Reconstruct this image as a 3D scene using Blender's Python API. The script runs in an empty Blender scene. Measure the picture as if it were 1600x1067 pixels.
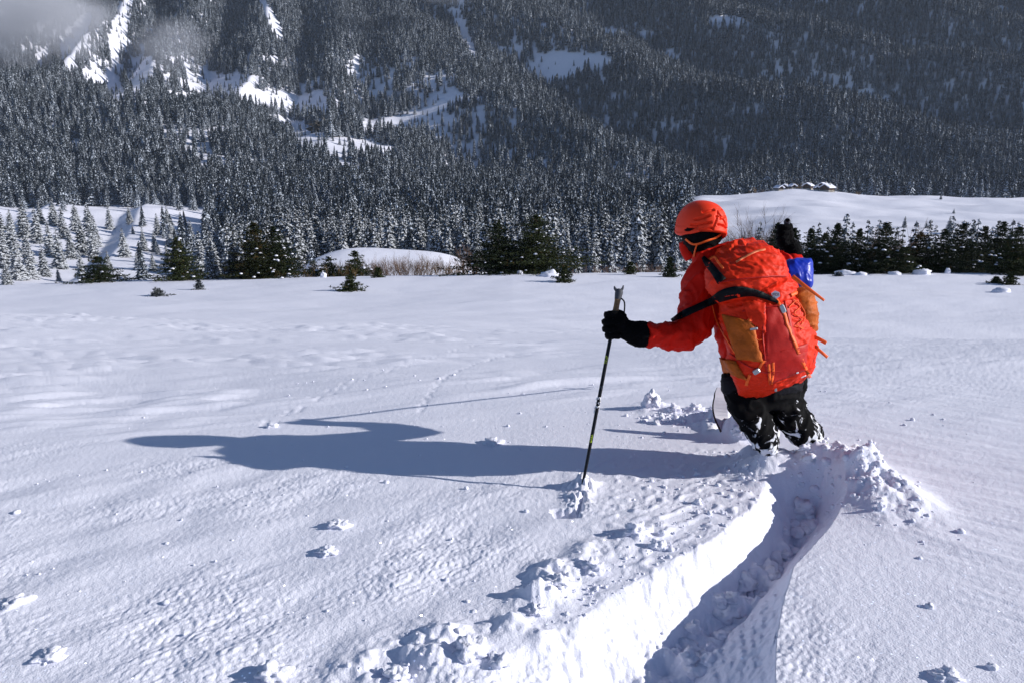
import bpy, bmesh, math, random
import numpy as np
from mathutils import Vector, Matrix
from mathutils.bvhtree import BVHTree

S = bpy.context.scene
C = S.collection
R = math.radians
rng = np.random.default_rng(7)
random.seed(7)

# ------------------------------------------------------------------ camera, world, sun, exposure
PITCH = 13.0
FPX = 1150.0                       # focal length in pixels of the 1600 px wide photograph
cp, sp = math.cos(R(PITCH)), math.sin(R(PITCH))
cam_d = bpy.data.cameras.new('camera')
cam = bpy.data.objects.new('camera', cam_d)
C.objects.link(cam)
cam_d.sensor_width = 36.0
cam_d.lens = 36.0 * FPX / 1600.0
cam_d.clip_start = 0.05
cam_d.clip_end = 12000.0
cam.location = (0, 0, 0)
cam.rotation_euler = (R(90 - PITCH), 0, 0)
S.camera = cam

SUN_EL, SUN_BACK = 23.5, 7.0       # elevation, and how far the sun stands behind the camera's right side
tosun = Vector((math.cos(R(SUN_EL)) * math.cos(R(SUN_BACK)), -math.cos(R(SUN_EL)) * math.sin(R(SUN_BACK)), math.sin(R(SUN_EL))))
world = bpy.data.worlds.new('World')
S.world = world
world.use_nodes = True
nt = world.node_tree
bg = nt.nodes['Background']
sky = nt.nodes.new('ShaderNodeTexSky')
sky.sky_type = 'NISHITA'
sky.sun_disc = False
sky.sun_elevation = R(SUN_EL)
sky.sun_rotation = math.atan2(tosun.x, tosun.y)
sky.altitude = 1800
nt.links.new(sky.outputs[0], bg.inputs[0])
sky.ozone_density = 3.5
sky.dust_density = 0.3
bg.inputs[1].default_value = 0.078
sun_d = bpy.data.lights.new('sun', 'SUN')
sun_d.energy = 5.0
sun_d.angle = R(0.5)
sun_d.color = (1.0, 0.955, 0.90)
sun = bpy.data.objects.new('sun', sun_d)
C.objects.link(sun)
sun.rotation_euler = tosun.to_track_quat('Z', 'Y').to_euler()
S.view_settings.view_transform = 'Standard'
S.view_settings.look = 'None'
S.view_settings.gamma = 1
S.view_settings.exposure = 0.24
S.view_settings.use_curve_mapping = False
S.render.engine = 'CYCLES'
S.cycles.use_denoising = True
S.cycles.max_bounces = 6
S.cycles.diffuse_bounces = 4
S.cycles.glossy_bounces = 2
S.cycles.volume_bounces = 1
S.cycles.volume_step_rate = 4.0
S.cycles.volume_max_steps = 64

# ------------------------------------------------------------------ pixel <-> world helpers
def K(px, py, d):
    X = (px - 800.0) / FPX; Z = (533.5 - py) / FPX
    return Vector((d * X, d * (cp + Z * sp), d * (Z * cp - sp)))
def elev(py):                       # tangent of elevation at a picture row (centre column)
    Z = (533.5 - py) / FPX
    return (Z * cp - sp) / (cp + Z * sp)
def project(x, y, z):
    d = y * cp - z * sp
    Z = (y * sp + z * cp) / d
    return 800 + FPX * x / d, 533.5 - FPX * Z, d

# ------------------------------------------------------------------ numpy gradient noise
_P = rng.permutation(512)
_a = rng.random(512) * 2 * math.pi
_GX, _GY = np.cos(_a), np.sin(_a)
def pn(x, y, s=0):
    x = np.asarray(x, float) + 13.7 * s; y = np.asarray(y, float) - 7.3 * s
    xi = np.floor(x).astype(np.int64); yi = np.floor(y).astype(np.int64)
    fx = x - xi; fy = y - yi
    u = fx * fx * fx * (fx * (fx * 6 - 15) + 10); v = fy * fy * fy * (fy * (fy * 6 - 15) + 10)
    def g(i, j):
        h = _P[(_P[(xi + i) & 511] + yi + j) & 511]
        return _GX[h] * (fx - i) + _GY[h] * (fy - j)
    a = g(0, 0); b = g(1, 0); c = g(0, 1); d = g(1, 1)
    return 1.5 * ((a + (b - a) * u) * (1 - v) + (c + (d - c) * u) * v)
def fbm(x, y, o=4, s=0, gain=0.5):
    r = 0; a = 1.0
    for k in range(o):
        r = r + a * pn(x * 2 ** k, y * 2 ** k, s + k); a *= gain
    return r
def sstep(a, b, x):
    t = np.clip((x - a) / (b - a), 0, 1)
    return t * t * (3 - 2 * t)
def cubic(xs, ys, x):               # monotone-ish hermite interpolation of a table
    xs = np.asarray(xs, float); ys = np.asarray(ys, float)
    dx = np.diff(xs); sl = np.diff(ys) / dx
    m = np.empty_like(xs); m[0] = sl[0]; m[-1] = sl[-1]
    m[1:-1] = np.where(sl[:-1] * sl[1:] > 0, 2 * sl[:-1] * sl[1:] / (sl[:-1] + sl[1:] + 1e-12), 0)
    x = np.clip(x, xs[0], xs[-1])
    i = np.clip(np.searchsorted(xs, x) - 1, 0, len(xs) - 2)
    h = dx[i]; t = (x - xs[i]) / h
    return ((2 * t**3 - 3 * t**2 + 1) * ys[i] + (t**3 - 2 * t**2 + t) * h * m[i] + (-2 * t**3 + 3 * t**2) * ys[i + 1] + (t**3 - t**2) * h * m[i + 1])

# ------------------------------------------------------------------ materials
def mat_new(name):
    m = bpy.data.materials.new(name); m.use_nodes = True
    n = m.node_tree; b = n.nodes['Principled BSDF']
    return m, n, b
def plain(name, col, rough=0.7, metal=0.0, noise=0.0, scale=20.0, bump=0.0, bscale=60.0, sheen=0.0, spec=0.25):
    m, n, b = mat_new(name)
    b.inputs['Base Color'].default_value = (*col, 1)
    b.inputs['Roughness'].default_value = rough
    b.inputs['Specular IOR Level'].default_value = spec
    b.inputs['Metallic'].default_value = metal
    if sheen: b.inputs['Sheen Weight'].default_value = sheen
    tc = n.nodes.new('ShaderNodeTexCoord')
    if noise:
        t = n.nodes.new('ShaderNodeTexNoise'); t.inputs['Scale'].default_value = scale; t.inputs['Detail'].default_value = 4
        n.links.new(tc.outputs['Object'], t.inputs['Vector'])
        r = n.nodes.new('ShaderNodeMapRange'); r.inputs['From Min'].default_value = 0.3; r.inputs['From Max'].default_value = 0.7
        r.inputs['To Min'].default_value = 1 - noise; r.inputs['To Max'].default_value = 1 + noise
        n.links.new(t.outputs['Fac'], r.inputs['Value'])
        h = n.nodes.new('ShaderNodeHueSaturation'); h.inputs['Color'].default_value = (*col, 1)
        n.links.new(r.outputs[0], h.inputs['Value']); n.links.new(h.outputs[0], b.inputs['Base Color'])
    if bump:
        t = n.nodes.new('ShaderNodeTexNoise'); t.inputs['Scale'].default_value = bscale; t.inputs['Detail'].default_value = 5
        n.links.new(tc.outputs['Object'], t.inputs['Vector'])
        bp = n.nodes.new('ShaderNodeBump'); bp.inputs['Strength'].default_value = 1; bp.inputs['Distance'].default_value = bump
        n.links.new(t.outputs['Fac'], bp.inputs['Height']); n.links.new(bp.outputs[0], b.inputs['Normal'])
    return m

def snow_mat(name, grain=0.0025, gscale=160.0, col=(0.80, 0.81, 0.915), sparkle=True, sss=0.0):
    m, n, b = mat_new(name)
    tc = n.nodes.new('ShaderNodeTexCoord')
    b.inputs['Base Color'].default_value = (*col, 1)
    b.inputs['Roughness'].default_value = 0.62
    b.inputs['Specular IOR Level'].default_value = 0.25
    if sss:
        b.inputs['Subsurface Weight'].default_value = sss
        b.inputs['Subsurface Radius'].default_value = (0.6, 0.8, 1.0)
        b.inputs['Subsurface Scale'].default_value = 0.02
    t = n.nodes.new('ShaderNodeTexNoise'); t.inputs['Scale'].default_value = gscale; t.inputs['Detail'].default_value = 3
    n.links.new(tc.outputs['Object'], t.inputs['Vector'])
    t2 = n.nodes.new('ShaderNodeTexNoise'); t2.inputs['Scale'].default_value = gscale * 0.13; t2.inputs['Detail'].default_value = 5
    n.links.new(tc.outputs['Object'], t2.inputs['Vector'])
    ad = n.nodes.new('ShaderNodeMath'); ad.operation = 'MULTIPLY_ADD'; ad.inputs[1].default_value = 0.9
    n.links.new(t2.outputs['Fac'], ad.inputs[0]); n.links.new(t.outputs['Fac'], ad.inputs[2])
    bp = n.nodes.new('ShaderNodeBump'); bp.inputs['Strength'].default_value = 1; bp.inputs['Distance'].default_value = grain
    n.links.new(ad.outputs[0], bp.inputs['Height']); n.links.new(bp.outputs[0], b.inputs['Normal'])
    if sparkle:                     # single ice facets that catch the sun: tiny glossy cells with their own tilt
        v = n.nodes.new('ShaderNodeTexVoronoi'); v.inputs['Scale'].default_value = 110
        n.links.new(tc.outputs['Object'], v.inputs['Vector'])
        sep = n.nodes.new('ShaderNodeSeparateColor'); n.links.new(v.outputs['Color'], sep.inputs[0])
        gt = n.nodes.new('ShaderNodeMath'); gt.operation = 'GREATER_THAN'; gt.inputs[1].default_value = 0.97
        n.links.new(sep.outputs[0], gt.inputs[0])
        lt = n.nodes.new('ShaderNodeMath'); lt.operation = 'LESS_THAN'; lt.inputs[1].default_value = 0.35
        n.links.new(v.outputs['Distance'], lt.inputs[0])
        mu = n.nodes.new('ShaderNodeMath'); mu.operation = 'MULTIPLY'
        n.links.new(gt.outputs[0], mu.inputs[0]); n.links.new(lt.outputs[0], mu.inputs[1])
        gl = n.nodes.new('ShaderNodeBsdfGlossy'); gl.inputs['Roughness'].default_value = 0.25
        sb = n.nodes.new('ShaderNodeVectorMath'); sb.operation = 'SUBTRACT'; sb.inputs[1].default_value = (0.5, 0.5, -0.4)
        n.links.new(v.outputs['Color'], sb.inputs[0])
        nm = n.nodes.new('ShaderNodeVectorMath'); nm.operation = 'NORMALIZE'
        n.links.new(sb.outputs[0], nm.inputs[0]); n.links.new(nm.outputs[0], gl.inputs['Normal'])
        mx = n.nodes.new('ShaderNodeAddShader')
        n.links.new(mu.outputs[0], gl.inputs['Color']); n.links.new(b.outputs[0], mx.inputs[0]); n.links.new(gl.outputs[0], mx.inputs[1])
        n.links.new(mx.outputs[0], n.nodes['Material Output'].inputs['Surface'])
    return m

def frosted(name, dark, snow_share, scale, snowcol=(0.72, 0.75, 0.80), brown=0.0, use_instance=False):
    """conifer foliage with snow lying in flecks on the branches, more on faces that look up"""
    m, n, b = mat_new(name)
    b.inputs['Roughness'].default_value = 0.85
    b.inputs['Specular IOR Level'].default_value = 0.15
    tc = n.nodes.new('ShaderNodeTexCoord'); oi = n.nodes.new('ShaderNodeObjectInfo')
    ad = n.nodes.new('ShaderNodeVectorMath'); ad.operation = 'ADD'
    ml = n.nodes.new('ShaderNodeMath'); ml.operation = 'MULTIPLY'; ml.inputs[1].default_value = 57
    n.links.new(oi.outputs['Random'], ml.inputs[0])
    n.links.new(tc.outputs['Object'], ad.inputs[0]); n.links.new(ml.outputs[0], ad.inputs[1])
    t = n.nodes.new('ShaderNodeTexNoise'); t.inputs['Scale'].default_value = scale; t.inputs['Detail'].default_value = 3; t.inputs['Roughness'].default_value = 0.7
    n.links.new(ad.outputs[0], t.inputs['Vector'])
    ge = n.nodes.new('ShaderNodeNewGeometry'); sx = n.nodes.new('ShaderNodeSeparateXYZ')
    n.links.new(ge.outputs['Normal'], sx.inputs[0])
    ab = n.nodes.new('ShaderNodeMath'); ab.operation = 'MULTIPLY_ADD'; ab.inputs[1].default_value = 0.16
    n.links.new(sx.outputs['Z'], ab.inputs[0]); n.links.new(t.outputs['Fac'], ab.inputs[2])
    # each tree carries a little more or less snow
    rn = n.nodes.new('ShaderNodeMath'); rn.operation = 'MULTIPLY_ADD'; rn.inputs[1].default_value = 0.05
    n.links.new(oi.outputs['Random'], rn.inputs[0]); n.links.new(ab.outputs[0], rn.inputs[2])
    r = n.nodes.new('ShaderNodeMapRange'); c = snow_share
    r.inputs['From Min'].default_value = c; r.inputs['From Max'].default_value = c + 0.09
    n.links.new(rn.outputs[0], r.inputs['Value'])
    cr = n.nodes.new('ShaderNodeValToRGB')
    cr.color_ramp.elements[0].color = (*[q * 0.7 for q in dark], 1); cr.color_ramp.elements[1].color = (*[q * 1.5 for q in dark], 1)
    if brown:
        e = cr.color_ramp.elements.new(1 - brown); e.color = (*[q * 1.4 for q in dark], 1)
        cr.color_ramp.elements[-1].color = (0.10, 0.055, 0.015, 1)
    t2 = n.nodes.new('ShaderNodeTexNoise'); t2.inputs['Scale'].default_value = scale * 0.35
    n.links.new(ad.outputs[0], t2.inputs['Vector'])
    rr = n.nodes.new('ShaderNodeMapRange'); rr.inputs['From Min'].default_value = 0.3; rr.inputs['From Max'].default_value = 0.7
    n.links.new(t2.outputs['Fac'], rr.inputs['Value']); n.links.new(rr.outputs[0], cr.inputs['Fac'])
    mx = n.nodes.new('ShaderNodeMix'); mx.data_type = 'RGBA'
    n.links.new(r.outputs[0], mx.inputs['Factor']); n.links.new(cr.outputs[0], mx.inputs[6]); mx.inputs[7].default_value = (*snowcol, 1)
    n.links.new(mx.outputs[2], b.inputs['Base Color'])
    return m

M = {
    'snow': snow_mat('snow', sss=0.0),
    'clod': snow_mat('packed_snow', grain=0.004, gscale=90, sparkle=False),
    'far_snow': snow_mat('far_snow', grain=0.15, gscale=0.35, sparkle=False),
    'bark': plain('bark', (0.05, 0.035, 0.025), 0.9, noise=0.3, scale=6),
    'twig': plain('brown_twigs', (0.17, 0.11, 0.08), 0.9, noise=0.4, scale=3),
    'twig_gold': plain('golden_twigs', (0.16, 0.10, 0.04), 0.9, noise=0.4, scale=3),
    'forest': frosted('frosted_forest', (0.011, 0.016, 0.021), 0.609, 26, snowcol=(0.59, 0.65, 0.76)),
    'fir_frost': frosted('frosted_fir', (0.013, 0.018, 0.019), 0.61, 30, snowcol=(0.58, 0.61, 0.67)),
    'fir_dark': frosted('dark_fir_needles', (0.015, 0.022, 0.009), 0.86, 5.0, brown=0.10),
    'fir_rusty': frosted('rusty_fir_needles', (0.014, 0.018, 0.006), 0.86, 4.0, brown=0.35),
    'fir_olive': frosted('olive_fir_needles', (0.026, 0.034, 0.012), 0.80, 6.0, brown=0.15),
    'tree_snow': snow_mat('branch_snow', grain=0.01, gscale=20, sparkle=False),
    'rock': plain('grey_brown_rock', (0.10, 0.085, 0.07), 0.9, noise=0.5, scale=0.4, bump=0.5, bscale=0.5),
}

# ------------------------------------------------------------------ mesh helpers
def np_mesh(name, V, F, mats, smooth=True, mi=None):
    V = np.asarray(V, np.float32); F = np.asarray(F, np.int32)
    me = bpy.data.meshes.new(name)
    k = F.shape[1]
    me.vertices.add(len(V)); me.vertices.foreach_set('co', V.ravel())
    me.loops.add(F.size); me.loops.foreach_set('vertex_index', F.ravel())
    me.polygons.add(len(F)); me.polygons.foreach_set('loop_start', np.arange(0, F.size, k, dtype=np.int32))
    me.polygons.foreach_set('use_smooth', np.full(len(F), smooth))
    for m in (mats if isinstance(mats, (list, tuple)) else [mats]): me.materials.append(m)
    if mi is not None: me.polygons.foreach_set('material_index', np.asarray(mi, np.int32))
    me.update(calc_edges=True)
    me.validate()
    return me
def link(name, me, parent=None, loc=None):
    o = bpy.data.objects.new(name, me); C.objects.link(o)
    if parent is not None: o.parent = parent
    if loc is not None: o.location = loc
    return o
def tag(o, label=None, cat=None, group=None, kind=None):
    if label: o['label'] = label
    if cat: o['category'] = cat
    if group: o['group'] = group
    if kind: o['kind'] = kind
    return o
def empty(name, loc, label, cat, group=None):
    o = bpy.data.objects.new(name, None); C.objects.link(o); o.location = loc
    o.empty_display_size = 0.2
    return tag(o, label, cat, group)
def grid_faces(nr, nc):
    i = np.arange(nr - 1)[:, None] * nc + np.arange(nc - 1)[None, :]
    return np.stack([i, i + 1, i + nc + 1, i + nc], -1).reshape(-1, 4)

# ------------------------------------------------------------------ near snow slope
PY = [-60, -10, 0, 2.5, 3.4, 5, 7, 10, 15, 18, 21, 25, 29, 40, 52, 63, 67, 73, 80, 100]
PZ = [6.5, 0.1, -1.36, -1.36, -1.40, -1.53, -1.80, -2.32, -3.22, -3.80, -4.72, -5.42, -5.95, -7.2, -8.07, -8.72, -9.05, -10.2, -12.2, -20]
def macro(x, y):
    z = cubic(PY, PZ, y - 0.0)
    z = z - 0.027 * x * sstep(6, 16, y) * (1 - sstep(22, 34, y)) 
    z = z + 0.022 * np.minimum(x, 0) * sstep(26, 50, y)
    z = z + 0.022 * np.clip(x - 1.2, -8, 8) * (1 - sstep(7, 17, y)) * sstep(-4, 1.5, y)
    z = z + 0.05 * pn(x / 3.1, y / 2.3, 3) * sstep(2, 6, y) + 0.22 * pn(x / 14, y / 9, 4) * sstep(8, 30, y)
    return z
def gp(px, py, z0=-1.40):           # point of the plane z = z0 seen at a pixel
    v = K(px, py, 1.0); t = z0 / v.z
    return v.x * t, v.y * t
def curve_xy(pts, z0=-1.40):
    q = sorted((gp(a, b, z0)[::-1] for a, b in pts)); return [p[0] for p in q], [p[1] for p in q]
LLY, LLX = curve_xy([(1160, 688), (1196, 712), (1208, 740), (1203, 790), (1120, 862), (1000, 925), (905, 985), (800, 1050), (700, 1110)])
LRY, LRX = curve_xy([(1300, 700), (1320, 790), (1296, 835), (1238, 900), (1220, 960), (1212, 1010), (1210, 1070), (1208, 1110)])
FLY, FLX = curve_xy([(1230, 700), (1268, 790), (1250, 845), (1180, 925), (1110, 1000), (1035, 1075), (1000, 1110)], -1.62)
FRY, FRX = curve_xy([(1290, 700), (1300, 790), (1275, 840), (1218, 925), (1160, 1000), (1095, 1075), (1070, 1110)], -1.66)
def bump(x, y, cx, cy, rx, ry, p=2):
    return np.exp(-((np.abs((x - cx) / rx)) ** p + (np.abs((y - cy) / ry)) ** p))
MOUND = gp(1345, 775)
BERM = [(1110, 815, .07, .012), (1010, 838, .11, .035), (930, 868, .10, .04), (870, 905, .09, .075), (838, 938, .08, .08), (790, 985, .07, .05), (690, 1010, .12, .05), (1190, 735, .07, .05), (1172, 712, .07, .06), (1152, 676, .09, .16), (1130, 662, .08, .10), (1138, 650, .09, .17),
        (880, 1000, .09, .05), (620, 1045, .15, .05), (1030, 622, .12, .05), (1090, 648, .15, .05), (1140, 665, .12, .06), (960, 800, .07, .02)]
HOLE = gp(884, 806); TIP = gp(905, 765)
def near_h(x, y, detail=True):
    z = macro(x, y)
    w = y < 5.5
    if not detail or not np.any(w): return z
    lx = np.interp(y, LLY, LLX) - 0.05; rx = np.interp(y, LRY, LRX); fl = np.interp(y, FLY, FLX); fr = np.interp(y, FRY, FRX)
    fl = np.maximum(fl, lx + 0.02); fr = np.minimum(np.maximum(fr, fl + 0.03), rx - 0.01)
    jit = 0.012 * fbm(x * 5, y * 5, 4, 5)
    X = x + jit
    D = 0.19 * (1 - sstep(2.98, 3.26, y))
    a = np.clip((X - lx) / (fl - lx), 0, 1); b = np.clip((rx - x - jit * .2) / (rx - fr), 0, 1)
    left = sstep(0, 1, a) * .75 + .25 * a; left = left + (0.10 * pn(x * 8 + y * 4, y * 10, 33) + .05 * pn(x * 24, y * 28, 34) + .03 * pn(x * 60, y * 60, 35)) * np.sin(math.pi * a)
    dep = np.minimum(left, b ** 0.75)
    inside = sstep(0.75, 1.0, dep)
    # tumbled lumps on the floor of the track, striations on its right wall
    lump = np.maximum(pn(x * 9, y * 9, 21), -.1) * 0.07 + pn(x * 22, y * 22, 22) * 0.014 + pn(x * 48, y * 48, 23) * .006
    z = z - D * dep + D / 0.19 * inside * (lump - 0.02)
    wallr = (b < 0.98) & (b > 0.02) & (x > fl)
    z = z + np.where(wallr, 0.007 * pn((x - rx) * 40 + y * 9, y * 9, 31) + .005 * pn(x * 50, y * 40, 32), 0) * D / 0.19
    # blocks thrown up along the left lip and round the feet
    bm_ = 0
    for (px, py, r1, h) in BERM:
        cx, cy = gp(px, py)
        bm_ = bm_ + h * bump(x, y, cx, cy, r1, r1 * 0.8, 2)
    nz = 0.55 + 0.9 * pn(x * 6, y * 6, 41) + 0.45 * pn(x * 14, y * 14, 42) + 0.16 * pn(x * 40, y * 40, 43)
    z = z + bm_ * np.maximum(nz, 0) * 0.9 * (1 - sstep(0.25, 0.8, dep * D / 0.19))
    m = bump(x, y, MOUND[0] + 0.03, MOUND[1] + 0.10, 0.16, 0.34, 2.5)
    z = z + m * (0.12 + 0.10 * np.maximum(pn(x * 5, y * 5, 44), -.1) + 0.035 * pn(x * 13, y * 13, 45) + 0.016 * pn(x * 37, y * 37, 46))
    m2 = bump(x, y, 1.32, 3.25, 0.22, 0.15, 2.5)    # powder heaped over the boots
    z = z + m2 * (0.10 + 0.03 * pn(x * 8, y * 8, 47) + 0.008 * pn(x * 30, y * 30, 48))
    # pole hole, with the furrow that leads to the tip
    dx, dy = x - HOLE[0], y - HOLE[1]
    e = np.maximum(np.abs(dx + dy * 0.2) / 0.055, np.abs(dy) / 0.05) + 0.12 * pn(x * 40, y * 40, 6)
    z = z - 0.075 * (1 - sstep(0.8, 1.05, e))
    t = np.clip((y - HOLE[1]) / (TIP[1] - HOLE[1]), 0, 1)
    fx = HOLE[0] + 0.05 + (TIP[0] - HOLE[0] - 0.03) * t
    z = z - 0.035 * np.exp(-((x - fx) / 0.012) ** 2) * sstep(0, .1, t) * sstep(.8, .55, t)
    z = z + 0.048 * bump(x, y, TIP[0] + .02, TIP[1] + 0.05, 0.055, 0.065) * (0.6 + np.abs(pn(x * 30, y * 30, 8)) * 1.4)
    z = z + 0.03 * bump(x, y, TIP[0] - .01, TIP[1] - 0.10, 0.05, 0.12) * (0.3 + np.abs(pn(x * 34, y * 34, 9)) * 1.6)
    return z
def fine_h(x, y):
    """wind crust, crumbs and ripples: centimetre relief"""
    z = np.zeros_like(x)
    # sastrugi, long across the slope
    u = x * 0.96 + y * 0.28; v = -x * 0.28 + y * 0.96
    m = sstep(3.6, 5.5, y) * (1 - sstep(19, 24, y)) * (0.35 + 0.65 * sstep(2.5, -2.5, x)) * (0.25 + 0.9 * sstep(-0.25, 0.35, pn(x / 2.2, y / 2.0, 51)))
    q = pn(u * 1.1, v * 3.6, 52) + 0.6 * pn(u * 2.3, v * 8.0, 53)
    z += 0.050 * m * np.maximum(q, -0.15)
    m3 = sstep(24, 30, y); z += m3 * 0.02 * pn(u * .5, v * 1.5, 54)
    # broken crust in the lower left
    lim = 3.35 + 0.5 * pn(x / 0.9, y / 0.6, 61) - 0.25 * (x + 1.0)
    cr = (1 - sstep(lim - 0.5, lim + 0.5, y)) * sstep(1.3, 0.6, x)
    d = x * 0.77 + y * 0.64; e = -x * 0.64 + y * 0.77
    z += cr * (0.011 * pn(d * 2.5, e * 5, 62) + (0.0040 * pn(d * 8, e * 15, 63) + 0.0038 * np.abs(pn(d * 26, e * 36, 64)) + 0.0018 * pn(d * 60, e * 70, 65)) * (0.35 + 1.1 * sstep(-.3, .5, pn(x * 1.7, y * 2.1, 60))))
    # speckled lumps on the plateau inside the turn
    pl = sstep(0.2, 0.5, x) * (x < np.interp(y, LLY, LLX)) * (1 - sstep(3.3, 3.8, y))
    z += (0.07 + pl) * 0.006 * np.maximum(pn(d * 16, e * 22, 66) - 0.1, 0) * 2.2
    # streaks on the right hand slope
    s1 = x * 0.80 - y * 0.60; s2 = x * 0.60 + y * 0.80
    rt = sstep(1.3, 1.6, x)
    z += rt * (0.004 * pn(s1 * 2, s2 * 11, 67) + 0.0022 * pn(s1 * 7, s2 * 36, 68) + 0.003 * np.maximum(pn(s1 * 13, s2 * 30, 69) - 0.35, 0) * sstep(-.1, .4, pn(x * 2, y * 2, 58)))
    z += 0.0009 * pn(x * 45, y * 45, 70) * (y < 7) + 0.004 * pn(x * 2.4, y * 3, 71) * sstep(1, 2, y)
    # old animal prints and pits
    for k in range(60):
        t = k / 60; cx = -1.55 + 1.1 * t + .05 * math.sin(k * 2.1); cy = 4.3 + 5.5 * t + 0.06 * math.cos(k * 1.7)
        z -= 0.007 * bump(x, y, cx, cy, 0.022, 0.03)
    for k in range(55):
        t = k / 55; cx = -0.6 + 0.55 * t * t + .02 * math.sin(k * 2.3); cy = 4.6 + 3.6 * t
        z -= 0.006 * bump(x, y, cx, cy, 0.018, 0.022)
    return z

def build_near():
    # rows: dense where near, following the depression angle
    pys = np.arange(1108, 428, -1.35)
    ang = np.arctan((pys - 533.5) / FPX) + R(PITCH)
    yy = []
    ys = np.linspace(1.2, 70, 60000); dp = np.arctan(-macro(np.zeros_like(ys), ys) / ys)
    dpm = np.minimum.accumulate(dp)
    for a in ang:
        yy.append(ys[min(np.searchsorted(-dpm, -a), len(ys) - 1)])
    yy = np.unique(np.round(yy, 4)); yy = yy[yy < 66]
    # fill holes in the row spacing (hidden dip behind the brow)
    rows = [yy[0]]
    for v in yy[1:]:
        gap = v - rows[-1]; n = int(gap / (0.012 * v)) if gap > 0.02 * v else 0
        rows += list(np.linspace(rows[-1], v, n + 2)[1:]) if n else [v]
    rows = np.array(rows + list(np.linspace(rows[-1] + .5, 100, 50)))
    back = -np.geomspace(1.0, 61.0, 26)[::-1] + 1.0 + 0.0
    back = np.concatenate([back[:-1], np.linspace(0.1, rows[0] - 0.03, 14)])
    rows = np.concatenate([back, rows])
    t = np.linspace(-1, 1, 1180)
    hw = 0.74 * np.maximum(rows, 1.2) + 0.12
    outer = np.linspace(0.03, 1, 26) ** 2
    X = np.concatenate([-hw[:, None] - outer[::-1][None] * 60, hw[:, None] * t[None], hw[:, None] + outer[None] * 60], 1)
    Y = np.repeat(rows[:, None], X.shape[1], 1)
    Z = near_h(X, Y)
    Z = Z + fine_h(X, Y)
    V = np.stack([X, Y, Z], -1).reshape(-1, 3)
    me = np_mesh('snow_slope', V, grid_faces(*X.shape), M['snow'])
    o = link('snow_ground', me)
    tag(o, kind='structure', label='open untracked snow slope in front with wind crust and one deep ski track')
    return o, V, X.shape
snow_obj, NV, NSH = build_near()

# ------------------------------------------------------------------ far terrain: valley, meadow, plateau, mountain
TU = [-400, 0, 250, 500, 750, 900, 1000, 1100, 1250, 1400, 1600, 2100]
TY = [60, 75, 110, 160, 230, 330, 420, 520, 600, 680, 760, 850, 1000, 1200, 1500, 1800, 2300, 3000, 4200]
TP = {
    -400: [456, 464, 480, 480, 468, 440, 405, 360, 330, 322, 285, 235, 165, 128, 85, 0, -100, -190, -210],
    0:    [456, 464, 478, 478, 466, 440, 405, 360, 328, 322, 285, 235, 165, 130, 85, 0, -100, -190, -210],
    250:  [456, 464, 474, 474, 462, 438, 405, 362, 330, 322, 290, 245, 172, 155, 85, 0, -100, -190, -210],
    500:  [456, 464, 455, 440, 436, 414, 385, 362, 336, 324, 300, 262, 235, 180, 88, 0, -100, -190, -210],
    750:  [456, 464, 460, 450, 436, 408, 382, 362, 346, 333, 322, 308, 270, 195, 90, 0, -100, -190, -210],
    900:  [456, 464, 460, 455, 436, 408, 388, 368, 352, 340, 327, 312, 270, 200, 90, 0, -100, -190, -210],
    1000: [456, 464, 460, 455, 434, 402, 382, 362, 348, 338, 328, 315, 275, 205, 90, 0, -100, -190, -210],
    1100: [456, 464, 462, 455, 432, 385, 354, 332, 314, 307, 318, 318, 285, 215, 95, 0, -100, -190, -210],
    1250: [456, 464, 462, 450, 422, 358, 340, 322, 309, 297, 309, 315, 285, 215, 95, 0, -100, -190, -210],
    1400: [456, 464, 462, 450, 422, 358, 342, 327, 315, 308, 312, 312, 285, 218, 100, 0, -100, -190, -210],
    1600: [456, 464, 462, 450, 422, 358, 343, 328, 316, 309, 312, 312, 285, 220, 105, 5, -100, -190, -210],
    2100: [456, 464, 462, 450, 422, 358, 343, 328, 316, 309, 312, 312, 285, 220, 105, 5, -100, -190, -210]}
TAB = np.array([TP[u] for u in TU], float)
def cat(p0, p1, p2, p3, t):
    return 0.5 * (2 * p1 + (p2 - p0) * t + (2 * p0 - 5 * p1 + 4 * p2 - p3) * t * t + (3 * p1 - p0 - 3 * p2 + p3) * t ** 3)
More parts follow.
